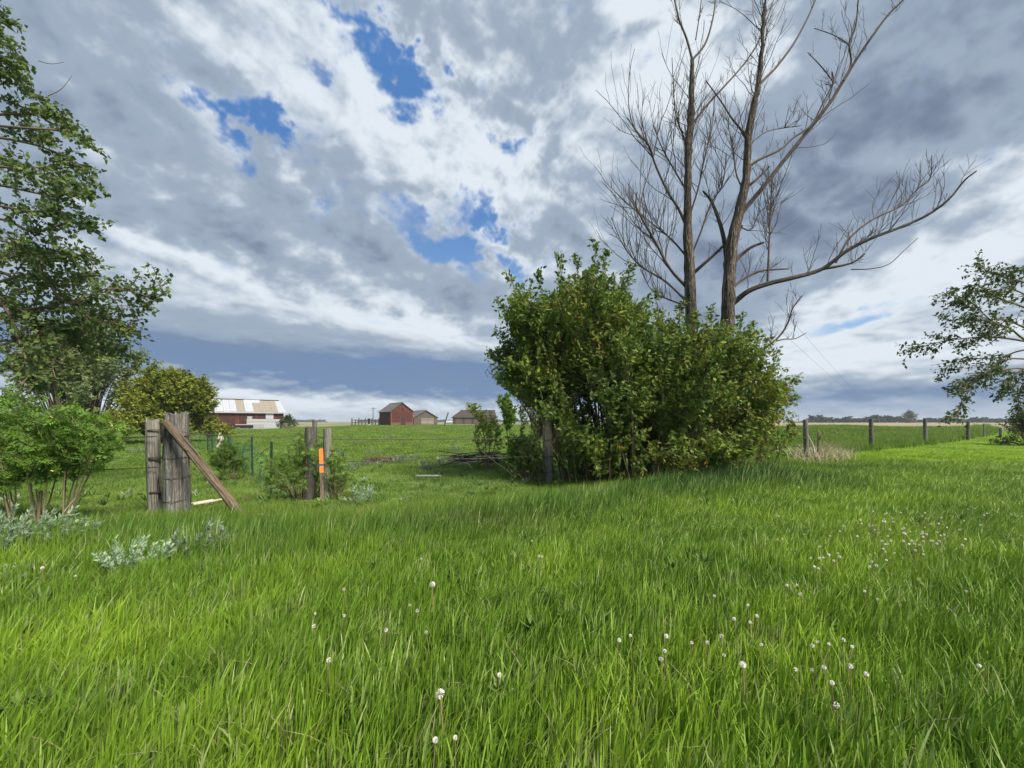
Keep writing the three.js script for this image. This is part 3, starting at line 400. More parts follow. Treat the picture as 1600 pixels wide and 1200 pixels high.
  dead('taller dead tree with a thick pale trunk and long limbs, right of the pair', 11.6,
    [[1133, 700, 27], [1134, 600, 25], [1136, 518, 23], [1138, 467, 22], [1141, 411, 20], [1145, 373, 17.5], [1156, 327, 15.5], [1164, 289, 13.5], [1168, 243, 12], [1170, 205, 11], [1178, 163, 10.5], [1185, 131, 9], [1190, 84, 7], [1193, 37, 6], [1196, 0, 5], [1198, -30, 4]],
    [{ pts: [[1184, 135], [1198, 120], [1211, 107], [1239, 70], [1262, 28], [1274, 0], [1282, -20]], w: [6, 2.4], z: .5, tw: 3, len: .5 }, { pts: [[1168, 222], [1158, 203], [1145, 187], [1127, 159], [1103, 126]], w: [6, 2], z: -.5, tw: 4, len: .5 },
      { pts: [[1150, 345], [1165, 325], [1187, 299], [1220, 257], [1262, 205], [1295, 163], [1318, 126], [1340, 90], [1360, 61], [1388, 23], [1411, 0], [1425, -18]], w: [11, 3], z: .9, tw: 16, len: .9 }, { pts: [[1318, 126], [1330, 98], [1327, 70], [1337, 42], [1341, 0], [1344, -20]], w: [4, 2], z: -.2, tw: 6, len: .6 }, { pts: [[1168, 262], [1185, 250], [1220, 233], [1240, 215], [1267, 196], [1285, 163], [1302, 126], [1300, 112]], w: [6, 2.4], z: .3, tw: 10, len: .8 },
      { pts: [[1330, 98], [1327, 72], [1305, 56], [1272, 44]], w: [3, 1.4], tw: 2, len: .4 }, { pts: [[1302, 128], [1290, 112], [1275, 95], [1262, 82]], w: [3, 1.4], tw: 2, len: .4 },
      { pts: [[1140, 478], [1152, 468], [1169, 455], [1201, 443], [1239, 434], [1285, 420], [1323, 392], [1360, 373], [1407, 355], [1449, 336], [1481, 313], [1509, 280], [1526, 267]], w: [13, 2], z: -1.4, tw: 24, len: .8, up: .65 }, { pts: [[1306, 410], [1327, 373], [1360, 345], [1407, 322], [1435, 294], [1453, 280], [1456, 243]], w: [5, 1.6], z: .5, tw: 15, len: .8, up: .8 }, { pts: [[1285, 420], [1310, 416], [1335, 409], [1352, 396]], w: [7, 2], z: -.3, tw: 6, len: .6 }, { pts: [[1330, 421], [1360, 420], [1390, 412], [1412, 392], [1434, 372]], w: [2.6, 1.3], z: .4, tw: 0 },
      { pts: [[1199, 446], [1201, 400], [1203, 350], [1205, 305], [1206, 275]], w: [5, 1.6], z: .2, tw: 22, len: 1.05, up: .5 }, { pts: [[1142, 458], [1152, 443], [1183, 425], [1210, 421], [1232, 420]], w: [6.5, 3], z: .4, tw: 5, len: .6 }, { pts: [[1148, 408], [1155, 401], [1173, 387], [1193, 379]], w: [10, 4.5], z: .3, tw: 2, len: .4, bare: 1 },
      { pts: [[1134, 560], [1176, 553], [1211, 532], [1229, 509], [1239, 481], [1253, 462]], w: [6, 2], z: -.4, tw: 9, len: .6 }, { pts: [[1211, 533], [1226, 530], [1243, 529], [1260, 520]], w: [3, 1.5], tw: 3, len: .4 }, { pts: [[1138, 430], [1131, 373], [1122, 340], [1110, 312], [1099, 299]], w: [11, 4], z: .6, tw: 8, len: .8, bare: 1 }, { pts: [[1170, 290], [1180, 282], [1198, 265], [1202, 260]], w: [6, 3], tw: 2, len: .4 },
      { pts: [[1168, 240], [1178, 220], [1200, 205], [1225, 200], [1252, 196]], w: [3, 1.4], z: .6, tw: 9, len: .7 }, { pts: [[1150, 350], [1172, 360], [1188, 330], [1210, 320]], w: [3, 1.4], z: .5, tw: 9, len: .8 }, { pts: [[1162, 300], [1150, 270], [1146, 235], [1140, 205]], w: [3.4, 1.4], z: -.6, tw: 10, len: .9 }], 202);
}
// ---- trees whose trunks stand outside the frame, reaching in with hanging limbs
const greenA = [.075, .135, .030], greenB = [.125, .20, .045], greyG = [.075, .105, .055];
{
  const D = 8.3, base = gp(-150, D), t = thing('poplar_tree', 'tall broad-leaved tree leaning in along the left edge of the photo', 'tree', base), R = rngOf(301), P = { tubes: [], leaves: [] };
  const tr = smooth([[-150, 790], [-145, 600], [-135, 400], [-120, 200], [-100, 0], [-85, -160]].map(([x, y]) => at(x, y, D)), 4); tr[0].y = base.y - .1;
  part('trunk', tubes(rel([{ p: tr, r: taper(tr.length, .24, .07) }], base), 12, .4), M.bark, t);
  const limbs = [[[-110, 100], [-40, 80], [10, 70], [38, 98]], [[-90, 20], [-20, 40], [8, 24]], [[-120, 200], [-40, 150], [20, 130], [70, 160]], [[-120, 250], [-40, 200], [40, 200], [100, 205], [138, 225]], [[-120, 280], [-40, 215], [32, 221], [80, 235], [123, 256], [154, 290]], [[-130, 340], [-30, 290], [50, 300], [100, 310], [135, 300]], [[-130, 400], [0, 342], [53, 363], [107, 347], [148, 352]], [[-135, 440], [0, 400], [60, 400], [115, 400]], [[-135, 480], [0, 440], [60, 430], [107, 475], [170, 450], [246, 468]], [[-140, 520], [0, 490], [80, 480], [150, 490], [205, 520]], [[-140, 560], [0, 540], [80, 520], [150, 540], [195, 545]], [[-140, 600], [0, 580], [60, 560], [120, 575]], [[-130, 500], [0, 460], [60, 500], [110, 530]], [[-130, 420], [0, 470], [40, 560], [60, 600]], [[-135, 450], [-20, 420], [40, 440], [90, 440], [150, 425]]];
  for (const l of [[[-110, 120], [-20, 110], [40, 120]], [[-110, 140], [-10, 150], [50, 172], [92, 178]], [[-115, 210], [-10, 180], [60, 180], [112, 190]], [[-120, 240], [-20, 250], [60, 262], [120, 262]], [[-120, 300], [-10, 262], [50, 270], [110, 285]], [[-125, 330], [-20, 320], [50, 330], [90, 330]], [[-128, 380], [-20, 370], [30, 385], [70, 390]], [[-108, 90], [-30, 85], [20, 100]]]) limbs.push(l);
  limbs.forEach((l, i) => { const z = (R() - .5) * 2.2, pts = smooth(l.map(([x, y], k) => at(x, y, D + z * (k / l.length) * 1.2 + (R() - .5) * .25)), 4); P.tubes.push({ p: pts, r: taper(pts.length, .035, .007) }); const low = l[l.length - 1][1] > 390;
    leafy(P, R, pts, { perM: low ? 8.5 : 8, len: low ? .55 : .5, from: .28, fwd: .8, out: .8, rise: -.05, wander: .25, up: -.02, wind: .03, leafPerM: low ? 32 : 34, leaf: .095, rTwig: .006, rMin: .003, scatter: .05, leafUp: -.35, leafAlong: .4, pw: .8 }, 1);
    if (low) leafy(P, R, pts, { perM: 3.2, len: 1.05, from: .2, fwd: .6, out: .9, rise: .1, wander: .22, leafPerM: 28, leaf: .085, rTwig: .008, scatter: .06, leafUp: -.3 }, 2); });
  for (const pts of [[[60, 95], [80, 100], [100, 97]], [[75, 150], [95, 140], [113, 118]], [[0, 222], [25, 250], [40, 285], [62, 292]]]) { const q = smooth(pts.map(([x, y]) => at(x, y, D)), 3); P.tubes.push({ p: q, r: taper(q.length, .008, .003) }); }
  part('branches', tubes(rel1(P, base), 5), M.stem, t);
  leavesMesh('leaves', P.leaves, LEAF.broad, M.leaf, (n, r) => r < .12 ? [.10, .15, .07] : lerp3(greenA, greenB, clamp(n + (r - .5) * .5)), base, R, t, .9);
}
{
  const D = 9.6, base = gp(1715, D), t = thing('ash_tree', 'broad-leaved tree reaching in from the right edge over the fence posts', 'tree', base), R = rngOf(302), P = { tubes: [], leaves: [] };
  const tr = smooth([[1715, 760], [1708, 640], [1700, 520], [1690, 400], [1680, 300]].map(([x, y]) => at(x, y, D)), 4); tr[0].y = base.y - .1;
  part('trunk', tubes(rel([{ p: tr, r: taper(tr.length, .2, .06) }], base), 12, .4), M.bark, t);
  const limbs = [[[1700, 560], [1600, 533], [1550, 527], [1505, 529], [1465, 535], [1420, 548]], [[1700, 570], [1600, 530], [1578, 513], [1550, 502], [1515, 470], [1475, 458]], [[1705, 600], [1600, 576], [1564, 578], [1539, 582], [1505, 622], [1496, 652]], [[1695, 470], [1600, 441], [1561, 431], [1524, 414]], [[1700, 560], [1600, 547], [1561, 559], [1510, 562], [1470, 578]], [[1695, 510], [1600, 480], [1560, 465], [1520, 446], [1500, 470]], [[1700, 540], [1620, 520], [1570, 500], [1530, 500], [1470, 500]], [[1703, 580], [1620, 570], [1580, 590], [1575, 612]], [[1705, 590], [1640, 580], [1598, 600], [1590, 640]], [[1690, 440], [1640, 430], [1600, 424], [1580, 416]], [[1703, 590], [1580, 560], [1530, 590], [1490, 605]], [[1700, 500], [1620, 470], [1575, 450], [1545, 460]]];
  limbs.forEach((l) => { const z = (R() - .5) * 1.8, pts = smooth(l.map(([x, y], k) => at(x, y, D + z * (k / l.length) + (R() - .5) * .2)), 4); P.tubes.push({ p: pts, r: taper(pts.length, .026, .006) }); leafy(P, R, pts, { perM: 10, len: .6, from: .32, fwd: .85, out: .7, rise: -.08, wander: .22, up: -.04, leafPerM: 26, leaf: .088, rTwig: .006, rMin: .003, scatter: .05, leafUp: -.4, leafAlong: .4 }, 1); });
  part('branches', tubes(rel1(P, base), 6), M.stem, t);
  leavesMesh('leaves', P.leaves, LEAF.oval, M.leaf, (n, r) => r < .15 ? [.10, .14, .08] : lerp3([.060, .105, .032], [.10, .16, .045], clamp(n + (r - .5) * .5)), base, R, t);
}
// ---- rounded bushes and distant trees built from stems reaching out to a dome
function dome(name, label, category, base, w, h, o, seed) {
  const t = thing(name, label, category, base, o.group), R = rngOf(seed), P = { tubes: [], leaves: [] };
  for (let i = 0; i < o.n; i++) { const a = R() * 6.2832, e = Math.pow(R(), o.flat ?? .8) * 1.5, lump = 1 + .22 * N3(Math.cos(a) * 1.4, e * 1.6, Math.sin(a) * 1.4 + seed), rx = (w / 2) * Math.cos(e) * lump, hy = h * (o.low ?? .12) + h * (1 - (o.low ?? .12)) * Math.sin(e) * lump; const end = base.clone().add(V(Math.cos(a) * rx, hy, Math.sin(a) * rx * (o.deep ?? .8))), b0 = base.clone().add(V(Math.cos(a) * w * (o.foot ?? .1), -.05, Math.sin(a) * w * .1)), m = b0.clone().lerp(end, .5).add(V(0, h * .1, 0)); const pts = smooth([b0, m, end], 4); P.tubes.push({ p: pts, r: taper(pts.length, o.r ?? .03, .006) }); leafy(P, R, pts, o, o.levels ?? 1); }
  part('stems', tubes(rel1(P, base), 4), o.wood ?? M.stem, t); leavesMesh('leaves', P.leaves, o.geo ?? LEAF.oval, M.leaf, o.palette, base, R, t, o.patch ?? .6); return t;
}
dome('round_bush', 'rounded olive green bush left of the red barn', 'bush', gp(262, 27), 6.2, 4.3, { n: 150, perM: 5.5, len: .95, from: .4, leafPerM: 26, leaf: .20, scatter: .08, rise: .3, fwd: .9, out: .7, wind: .05, low: .06, flat: .75, rTwig: .012, palette: (n, r) => lerp3(r < .35 ? [.10, .16, .018] : [.17, .22, .022], [.27, .32, .035], clamp(n * .9)) }, 311);
dome('round_bush', 'small dark green bush at the right corner of the red barn', 'bush', gp(449, 74), 3.6, 2.2, { n: 40, perM: 4, len: .6, from: .4, leafPerM: 12, leaf: .26, scatter: .1, palette: (n) => lerp3([.05, .09, .02], [.09, .14, .03], n) }, 312);
dome('backdrop_tree', 'pale grey-green feathery tree standing behind the left-edge tree and round bush', 'tree', gp(120, 30), 9.0, 8.4, { n: 150, perM: 3, len: 1.1, from: .4, leafPerM: 14, leaf: .22, scatter: .12, low: .1, flat: .6, wood: M.bark, r: .06, palette: (n, r) => lerp3([.12, .19, .06], [.22, .29, .11], clamp(n + (r - .5) * .6)) }, 313);
dome('round_bush', 'dark bush at the right edge of the photo beside the last fence post', 'bush', gp(1620, 22), 3.1, 2.0, { n: 60, perM: 6, len: .5, from: .35, leafPerM: 24, leaf: .11, scatter: .06, low: .05, palette: (n) => lerp3([.045, .085, .02], [.08, .125, .03], n) }, 314);
dome('pale_tree', 'single pale green tree standing out of the dark shelterbelt on the horizon', 'tree', V(290, G(290, 300), -300), 12, 7.6, { n: 50, perM: .6, len: 2, from: .3, leafPerM: 3, leaf: 1.1, scatter: .4, r: .2, rTwig: .05, palette: (n) => lerp3([.09, .13, .05], [.14, .18, .07], n) }, 315);
// caragana at the lower left: pinnate leaves on arching bare-legged stems
{
  const D = 5.25, base = gp(60, D), t = thing('caragana_shrub', 'bright green shrub on thin bare stems at the left edge by the fence wire', 'shrub', base), R = rngOf(321), P = { tubes: [], leaves: [] };
  const tips = [[-60, 660], [-40, 620], [-20, 640], [5, 625], [25, 640], [-10, 690], [30, 690], [60, 655], [85, 645], [110, 640], [130, 650], [150, 660], [176, 668], [70, 690], [100, 680], [130, 685], [15, 730], [40, 720], [-40, 720], [0, 660], [50, 640], [95, 660], [120, 668], [160, 676], [140, 700], [80, 715], [-20, 740]];
  const foot = [[18, 818], [24, 815], [48, 812], [58, 822], [64, 818], [98, 812]];
  tips.forEach(([x, y], i) => { const f = foot[x < 20 ? i % 2 : x < 110 ? 2 + (i % 3) : 5], z = (R() - .5) * .9, e = at(x, y, D + z), b = gp(f[0], D + z * .25), m = b.clone().lerp(e, .5).addScaledVector(rdir(R), .06).add(V(0, .10, 0)), pts = smooth([b, m, e], 5); P.tubes.push({ p: pts, r: taper(pts.length, .009 + R() * .005, .004) }); leafy(P, R, pts, { perM: 18, len: .34, from: .48, fwd: .7, out: .8, rise: .15, wander: .25, up: 0, wind: .08, leafPerM: 34, leaf: .105, rTwig: .004, rMin: .002, scatter: .03, leafUp: -.1, floor: .55 }, 1); });
  part('stems', tubes(rel1(P, base), 6), M.stemPale, t);
  const fl = P.leaves.filter((l) => R() < .014 && N3(l.p.x * 2, l.p.y * 2, 4) > -.1), fs = new Set(fl);
  leavesMesh('leaves', P.leaves.filter((l) => !fs.has(l)), LEAF.pinnate, M.leaf, (n, r) => lerp3(r < .3 ? [.06, .145, .018] : [.105, .225, .026], [.17, .32, .04], clamp(n)), base, R, t, 2.2);
  leavesMesh('yellow_flowers', fl.map((l) => ({ ...l, s: .035 })), LEAF.broad, M.leaf, () => [.85, .62, .16], base, R, t);
}
dome('caragana_shrub', 'bright green bush growing round the two short fence posts with the orange stake', 'shrub', gp(476, 7.12), 1.2, 1.0, { n: 34, perM: 11, len: .26, from: .25, leafPerM: 40, leaf: .075, scatter: .03, low: .1, flat: .9, r: .009, rTwig: .004, geo: LEAF.pinnate, wind: .05, patch: 2.5, palette: (n, r) => lerp3(r < .35 ? [.07, .15, .02] : [.13, .25, .035], [.22, .38, .07], clamp(n)) }, 331);
dome('caragana_shrub', 'low leafy sprout at the right foot of the orange-topped stake', 'shrub', gp(525, 7.05), .64, .72, { n: 26, perM: 11, len: .22, from: .2, leafPerM: 40, leaf: .07, scatter: .03, low: .1, r: .008, rTwig: .004, geo: LEAF.pinnate, patch: 2.5, palette: (n, r) => lerp3(r < .35 ? [.07, .15, .02] : [.13, .25, .035], [.22, .38, .07], clamp(n)) }, 332);
dome('caragana_shrub', 'small round green bush between the brace log and the green mesh', 'shrub', gp(357, 9.6), .78, .80, { n: 34, perM: 9, len: .26, from: .3, leafPerM: 40, leaf: .09, scatter: .03, low: .1, r: .009, rTwig: .004, geo: LEAF.pinnate, patch: 2, palette: (n, r) => lerp3([.07, .15, .022], [.13, .25, .035], clamp(n)) }, 333);
// saplings bent by the wind, left of the big bush
function sapling(label, base, pts, o, seed) { const t = thing('sapling', label, 'sapling', base), R = rngOf(seed), P = { tubes: [], leaves: [] }; for (const l of pts) { const q = smooth(l, 5); P.tubes.push({ p: q, r: taper(q.length, .018, .005) }); leafy(P, R, q, { perM: 13, len: .42, from: .22, fwd: .9, out: .6, rise: .25, wander: .2, wind: .2, leafPerM: 46, leaf: .11, scatter: .04, rTwig: .005, leafWind: .5, ...o }, 1); } part('stems', tubes(rel1(P, base), 5), M.stem, t); leavesMesh('leaves', P.leaves, LEAF.oval, M.leaf, o.palette, base, R, t, 2); return t; }
const pY = (n, r) => lerp3([.20, .29, .06], [.38, .46, .13], clamp(n + (r - .5) * .5)), pG = (n, r) => lerp3([.12, .24, .03], [.25, .40, .07], clamp(n + (r - .5) * .4)), pO = (n, r) => lerp3([.07, .13, .02], [.15, .23, .04], clamp(n + (r - .5) * .4));
{ const d = 12, b = gp(760, d); sapling('olive sapling with thin upright leader, leftmost of the wind-bent saplings', b, [[b, at(758, 690, d), at(748, 655, d), at(730, 637, d)], [b, at(765, 690, d + .3), at(757, 668, d + .3), at(745, 650, d + .2)], [b, at(772, 700, d - .2), at(775, 680, d - .2), at(768, 655, d)], [b, at(750, 705, d + .1), at(742, 685, d), at(748, 665, d)]], { leaf: .10, leafPerM: 40, palette: pY }, 341); }
{ const d = 13, b = gp(795, d); sapling('bright green sapling with its crown blown sideways, tallest of the saplings by the big bush', b, [[b, at(794, 690, d), at(788, 655, d), at(781, 628, d)], [b, at(797, 680, d + .2), at(795, 650, d + .2), at(788, 624, d + .1)]], { leaf: .13, leafPerM: 52, len: .42, from: .45, palette: pG }, 342); }
{ const d = 12.5, b = gp(822, d); sapling('thin yellow-green sapling just left of the lone grey post by the big bush', b, [[b, at(818, 700, d), at(815, 660, d), at(812, 640, d)], [b, at(826, 700, d + .3), at(830, 670, d + .3), at(828, 648, d + .2)], [b, at(832, 705, d - .3), at(838, 680, d - .2), at(842, 660, d)]], { leaf: .10, leafPerM: 40, palette: pY }, 343); }
dome('low_shrub', 'dark leafy shrub at the left foot of the lone grey post', 'shrub', gp(828, 9.2), .85, .78, { n: 40, perM: 9, len: .28, from: .3, leafPerM: 36, leaf: .075, scatter: .03, low: .08, r: .008, rTwig: .004, palette: pO, patch: 2 }, 344);
dome('low_shrub', 'yellow-green shrub behind the dark shrub, between saplings and lone grey post', 'shrub', gp(815, 10.8), 1.3, .85, { n: 46, perM: 8, len: .32, from: .3, leafPerM: 34, leaf: .085, scatter: .04, low: .08, r: .008, rTwig: .004, palette: pG, patch: 2 }, 345);
// silvery wormwood
const frond = (() => { const g = []; for (let i = 0; i < 6; i++) for (const s of [-1, 1]) { const l = leafGeo(.22, .05); l.scale(.6, .36 * (1 - i * .1), .5); l.rotateZ(-s * (.9 - i * .06)); l.rotateX(.2); l.translate(0, .12 + i * .14, .02 * i); g.push(l); } const e = leafGeo(.2, .05); e.scale(.6, .3, .4); e.translate(0, .8, .1); g.push(e); return mergeGeometries(g); })();
function wormwood(label, base, w, h, n, seed, tone = 1) { const t = thing('wormwood', label, 'wormwood plant', base), R = rngOf(seed), P = { tubes: [], leaves: [] }; for (let i = 0; i < n; i++) { const a = R() * 6.28, sp = Math.sqrt(R()), q = shoot(P, R, base.clone().add(V(Math.cos(a) * sp * w * .2, 0, Math.sin(a) * sp * w * .2)), V(Math.cos(a) * sp * w * .95, h, Math.sin(a) * sp * w * .95), h * (.75 + R() * .4), .004, { wander: .1, wind: .07 }); leafy(P, R, q, { leafPerM: 210, leaf: .30 * Math.sqrt(h) * .20, leafAlong: 1.0, leafUp: .3, scatter: .012, leafFrom: .05, leafWind: .4 }, 0); } part('stems', tubes(rel1(P, base), 4), M.stemPale, t); leavesMesh('leaves', P.leaves, frond, M.sage, (n2, r) => lerp3([.17 * tone, .29 * tone, .16 * tone], [.46 * tone, .60 * tone, .43 * tone], clamp(r * r * .9 + (n2 - .5) * .4)), base, R, t, 3); return t; }
wormwood('widest silvery wormwood clump at the left edge of the grass', gp(8, 4.0), .95, .50, 80, 351);
wormwood('silvery wormwood right of the widest clump at the left edge', gp(62, 4.1), .62, .42, 40, 352, .9);
wormwood('pale silver wormwood leaning in the grass, between the left edge clump and the brace log', gp(214, 3.6), .36, .34, 30, 353, 1.25);
wormwood('greener wormwood drooping in the tall grass in front of the thick corner post', gp(308, 3.95), .44, .36, 26, 354, .75);
wormwood('low grey-green wormwood at the front of the left edge clump', gp(20, 3.3), .5, .22, 24, 355, .8);
wormwood('small silvery wormwood in short grass right of the orange-topped stake', gp(566, 6.9), .34, .28, 18, 356, 1.1);
// ---------------------------------------------------------------- fences and small things
const lichenMap = dataTex(256, 512, (u, v) => { const { g, crack } = woodHeight(u, v), b = (.6 + .3 * g) * (1 - .75 * crack), l = S(.35, .7, torus(N3, u, v, 7, 4)) * .8, w = S(.45, .75, torus(N3, u, v, 16, 9)); return [mix(mix(b * .90, .62 * b + .1, l), .8, w * .5), mix(mix(b * .84, .55 * b + .06, l), .78, w * .5), mix(mix(b * .75, .24, l), .72, w * .5)]; }, true);
const woodLichen = std(lin(.42, .395, .35), { map: lichenMap, bumpMap: woodBump, bumpScale: .012 });
function post(label, px, d, topPy, r0, r1, seed, o = {}) {
  const b = gp(px, d), h = EYE - ((topPy - HY) / F) * d - b.y, t = thing('fence_post', label, 'fence post', b.clone().add(V(0, -.15, 0)), o.group);
  const p = part('post', logGeo(r0, r1, h + .15, seed, { rough: .07, sides: o.sides ?? 40, rows: o.rows ?? 30, ...o }), o.mat ?? M.wood, t); t.rotation.z = o.tilt ?? 0; t.rotation.x = o.tiltX ?? 0; t.rotation.y = o.turn ?? 0;
  return { t, p, h, b };
}
const wrap = (r, y, turns = 1.6, th = .005) => { const pts = []; for (let i = 0; i <= 24; i++) { const a = (i / 24) * turns * 6.28; pts.push(V(Math.cos(a) * r, y + .025 * (i / 24) + .008 * Math.sin(a * 2), Math.sin(a) * r)); } return tubes([{ p: pts, r: pts.map(() => th) }], 5); };
{ const A = post('thick cracked grey corner post, widest of the posts, behind the slanted brace log', 278, 5.85, 648, .152, .136, 3, { square: .75, sides: 96, rows: 70, cracks: 11, rough: .05, topRough: .035, topTilt: .02, tilt: .012, mat: M.wood, turn: .5 }); for (const y of [.42, .74, 1.02, 1.32]) part('wire_wrap', wrap(.170 - y * .006, y, 1.1, .004), M.wire, A.t);
  const B = post('slim pale grey post standing close on the left of the thick corner post', 246, 6.0, 657, .092, .080, 4, { bend: -.03, cracks: 6, sides: 64, rows: 50, topRough: .04, tilt: .035, mat: M.woodPale }); for (const y of [.5, .98, 1.0, 1.4]) part('wire_wrap', wrap(.098 - y * .01, y, 1.5, .0055), M.wire, B.t); }
{ const a = at(386, 818, 5.35), b = at(256, 661, 5.62), L = a.distanceTo(b), t = thing('brace_log', 'slanted lichen-stained brace log leaning up against the thick corner post', 'brace log', a); t.quaternion.setFromUnitVectors(UP, b.clone().sub(a).normalize());
  part('log', logGeo(.058, .050, L, 9, { sides: 48, rows: 60, rough: .10, cracks: 4, bend: .03, topRough: .02 }), woodLichen, t);
  const R = rngOf(44); const list = []; for (let i = 0; i < 7; i++) { const y = .3 + R() * 1.2, q = R() * 6.28, p = V(Math.cos(q) * .07, y, Math.sin(q) * .07); list.push({ p: [p, p.clone().multiply(V(1.5, 1, 1.5)).add(V(0, .05, 0))], r: [.013, .004] }); } part('knot_stubs', tubes(list, 6), M.woodBrown, t); }
post('dark post with a blackened cap in the bush, left of the orange-topped stake', 484, 7.05, 668, .082, .074, 5, { cracks: 5, topTilt: .015, mat: M.woodDark });
post('thin pale pole standing directly behind the black-capped post', 490.5, 7.5, 657, .045, .040, 6, { cracks: 3, mat: M.wood, tilt: -.01 });
post('short round post with a flat sawn top, just right of the orange-topped stake', 511.5, 7.05, 670.5, .070, .066, 7, { cracks: 3, mat: M.woodPale });
{ const P = post('lone grey post wrapped with wire at the left edge of the big bush', 857, 9.25, 636, .118, .10, 8, { cracks: 4, sides: 48, rows: 40, mat: M.woodPale, tilt: .02 }); for (const y of [.38, .72, 1.1]) part('wire_wrap', wrap(.116, y, 1.8, .006), M.wire, P.t); }
{ const names = ['grey post standing in dry grass, nearest of the right-hand fence row', 'second fence post from the big bush in the right-hand fence row', 'third fence post from the big bush, tallest against the sky in the right-hand row', 'fourth fence post from the big bush, half below the hanging leaves of the right-hand tree', 'short last fence post of the right-hand row, left of the dark edge bush'];
  [[1260.5, 14, 655.5, .078], [1362, 18.7, 654.5, .086], [1446, 23.4, 653.5, .092], [1512.5, 28, 659, .095], [1563, 31.5, 668.5, .09]].forEach(([px, d, y, r], i) => post(names[i], px, d, y, r, r * .92, 20 + i, { sides: 20, rows: 16, cracks: 4, mat: i % 2 ? M.woodDark : M.wood, tilt: [.03, .02, .015, 0, -.02][i], group: 'fence posts in the right-hand row' }));
  post('thin wooden picket between the last two posts of the right-hand row', 1537.5, 33, 662, .05, .045, 27, { sides: 12, rows: 8, mat: M.wood }); }
// survey stake
function stake(label, px, d, py, w, paint, tilt) { const b = gp(px, d), h = EYE - ((py - HY) / F) * d - b.y, t = thing('survey_stake', label, 'survey stake', b.clone().add(V(0, -.1, 0))); t.rotation.z = tilt; t.rotation.y = .15; const g = chamferBox(w, h + .1, w * .5, .004); part('stake', uvMetres(g, .5), M.stakeWood, t);
  if (paint) { const y1 = h + .1, y0 = y1 - .395; part('orange_paint', chamferBox(w + .006, y1 - y0 + .003, w * .5 + .006, .004).translate(0, y0, 0), M.orange, t); part('blue_ribbon', chamferBox(w + .014, .03, w * .5 + .014, .004).translate(0, y0 + .12, 0), M.blueTape, t); part('ribbon_tail', tubes([{ p: smooth([V(-w / 2, y0 + .13, .02), V(-w / 2 - .03, y0 + .09, .04), V(-w / 2 - .04, y0 + .02, .03)], 3), r: taper(7, .008, .004) }], 4), M.blueTape, t); } return t; }
stake('wooden survey stake with bright orange top and blue ribbon, standing in the small bush', 504, 6.8, 701.5, .052, true, .025);
stake('plain pale wooden stake in the dry grass, right of the nearest right-hand post', 1279, 13.6, 674.5, .085, false, -.02);
{ const d = 13.5, a = at(1273, 712, d), b = at(1262, 680, d); const t = thing('fence_stick', 'pale stick leaning against the nearest right-hand post', 'stick', a); const q = smooth([a, a.clone().lerp(b, .5).add(V(.05, .02, 0)), b], 4); part('stick', tubes(rel([{ p: q, r: taper(q.length, .028, .014) }], a), 7), M.bareWood, t); }
// barbed wire strands
function strand(label, pts, th = .0055, sag = .03) {
  const b = pts[0], t = thing('barbed_wire', label, 'barbed wire', b), full = []; for (let i = 0; i < pts.length - 1; i++) for (let k = 0; k < 14; k++) { const f = k / 14; full.push(pts[i].clone().lerp(pts[i + 1], f).add(V(0, -sag * 4 * f * (1 - f), 0))); } full.push(pts[pts.length - 1].clone());
  part('wire', tubes(rel([{ p: full, r: full.map(() => th) }], b), 4), M.wire, t); const R = rngOf(Math.round(b.x * 991 + b.y * 77)), barbs = [], L = full.reduce((s, q, i) => s + (i ? q.distanceTo(full[i - 1]) : 0), 0);
  for (let s = .1; s < L; s += .16) { const q = along(full, s / L).p, d = rdir(R).multiplyScalar(.022), e = rdir(R).multiplyScalar(.018); barbs.push({ p: [q.clone().sub(d), q.clone().add(d)], r: [th * .5, th * .5] }, { p: [q.clone().sub(e), q.clone().add(e)], r: [th * .5, th * .5] }); }
  const m = part('barbs', tubes(rel(barbs, b), 3), M.wire, t); m.userData.kind = 'stuff';
}
strand('top barbed wire strand running left from the pale post', [at(245, 682, 5.88), at(-60, 680, 5.55)], .0065); strand('middle barbed wire strand running left from the pale post', [at(245, 730, 5.88), at(-60, 733, 5.55)], .006); strand('lowest barbed wire strand just above the tall grass on the left', [at(245, 805, 5.88), at(-60, 818, 5.55)], .0055);
strand('top barbed wire strand between the short posts and the lone grey post', [at(484, 674, 7.1), at(511, 686, 7.2), at(850, 684, 9.2)], .006, .02); strand('middle barbed wire strand between the short posts and the lone grey post', [at(484, 722, 7.1), at(850, 712, 9.2)], .0055, .02);
for (const [n, y0, y1] of [['top', 668, 664], ['middle', 683, 672], ['lowest', 697, 680]]) strand(n + ' barbed wire strand along the right-hand fence row', [[1240, 13.3, 0], [1260, 14, 0], [1362, 18.7, .35], [1446, 23.4, .65], [1512, 28, .85], [1563, 31.5, 1]].map(([px, d, f]) => at(px, mix(y0, n === 'top' ? 673 : n === 'middle' ? 679 : 685, Math.pow(f, 1.3)), d - .12)), .007, .03);
strand('long top wire stretched between the thick corner post and the black-capped post', [at(278, 674, 5.7), at(484, 680, 7.05)], .0045, .05);
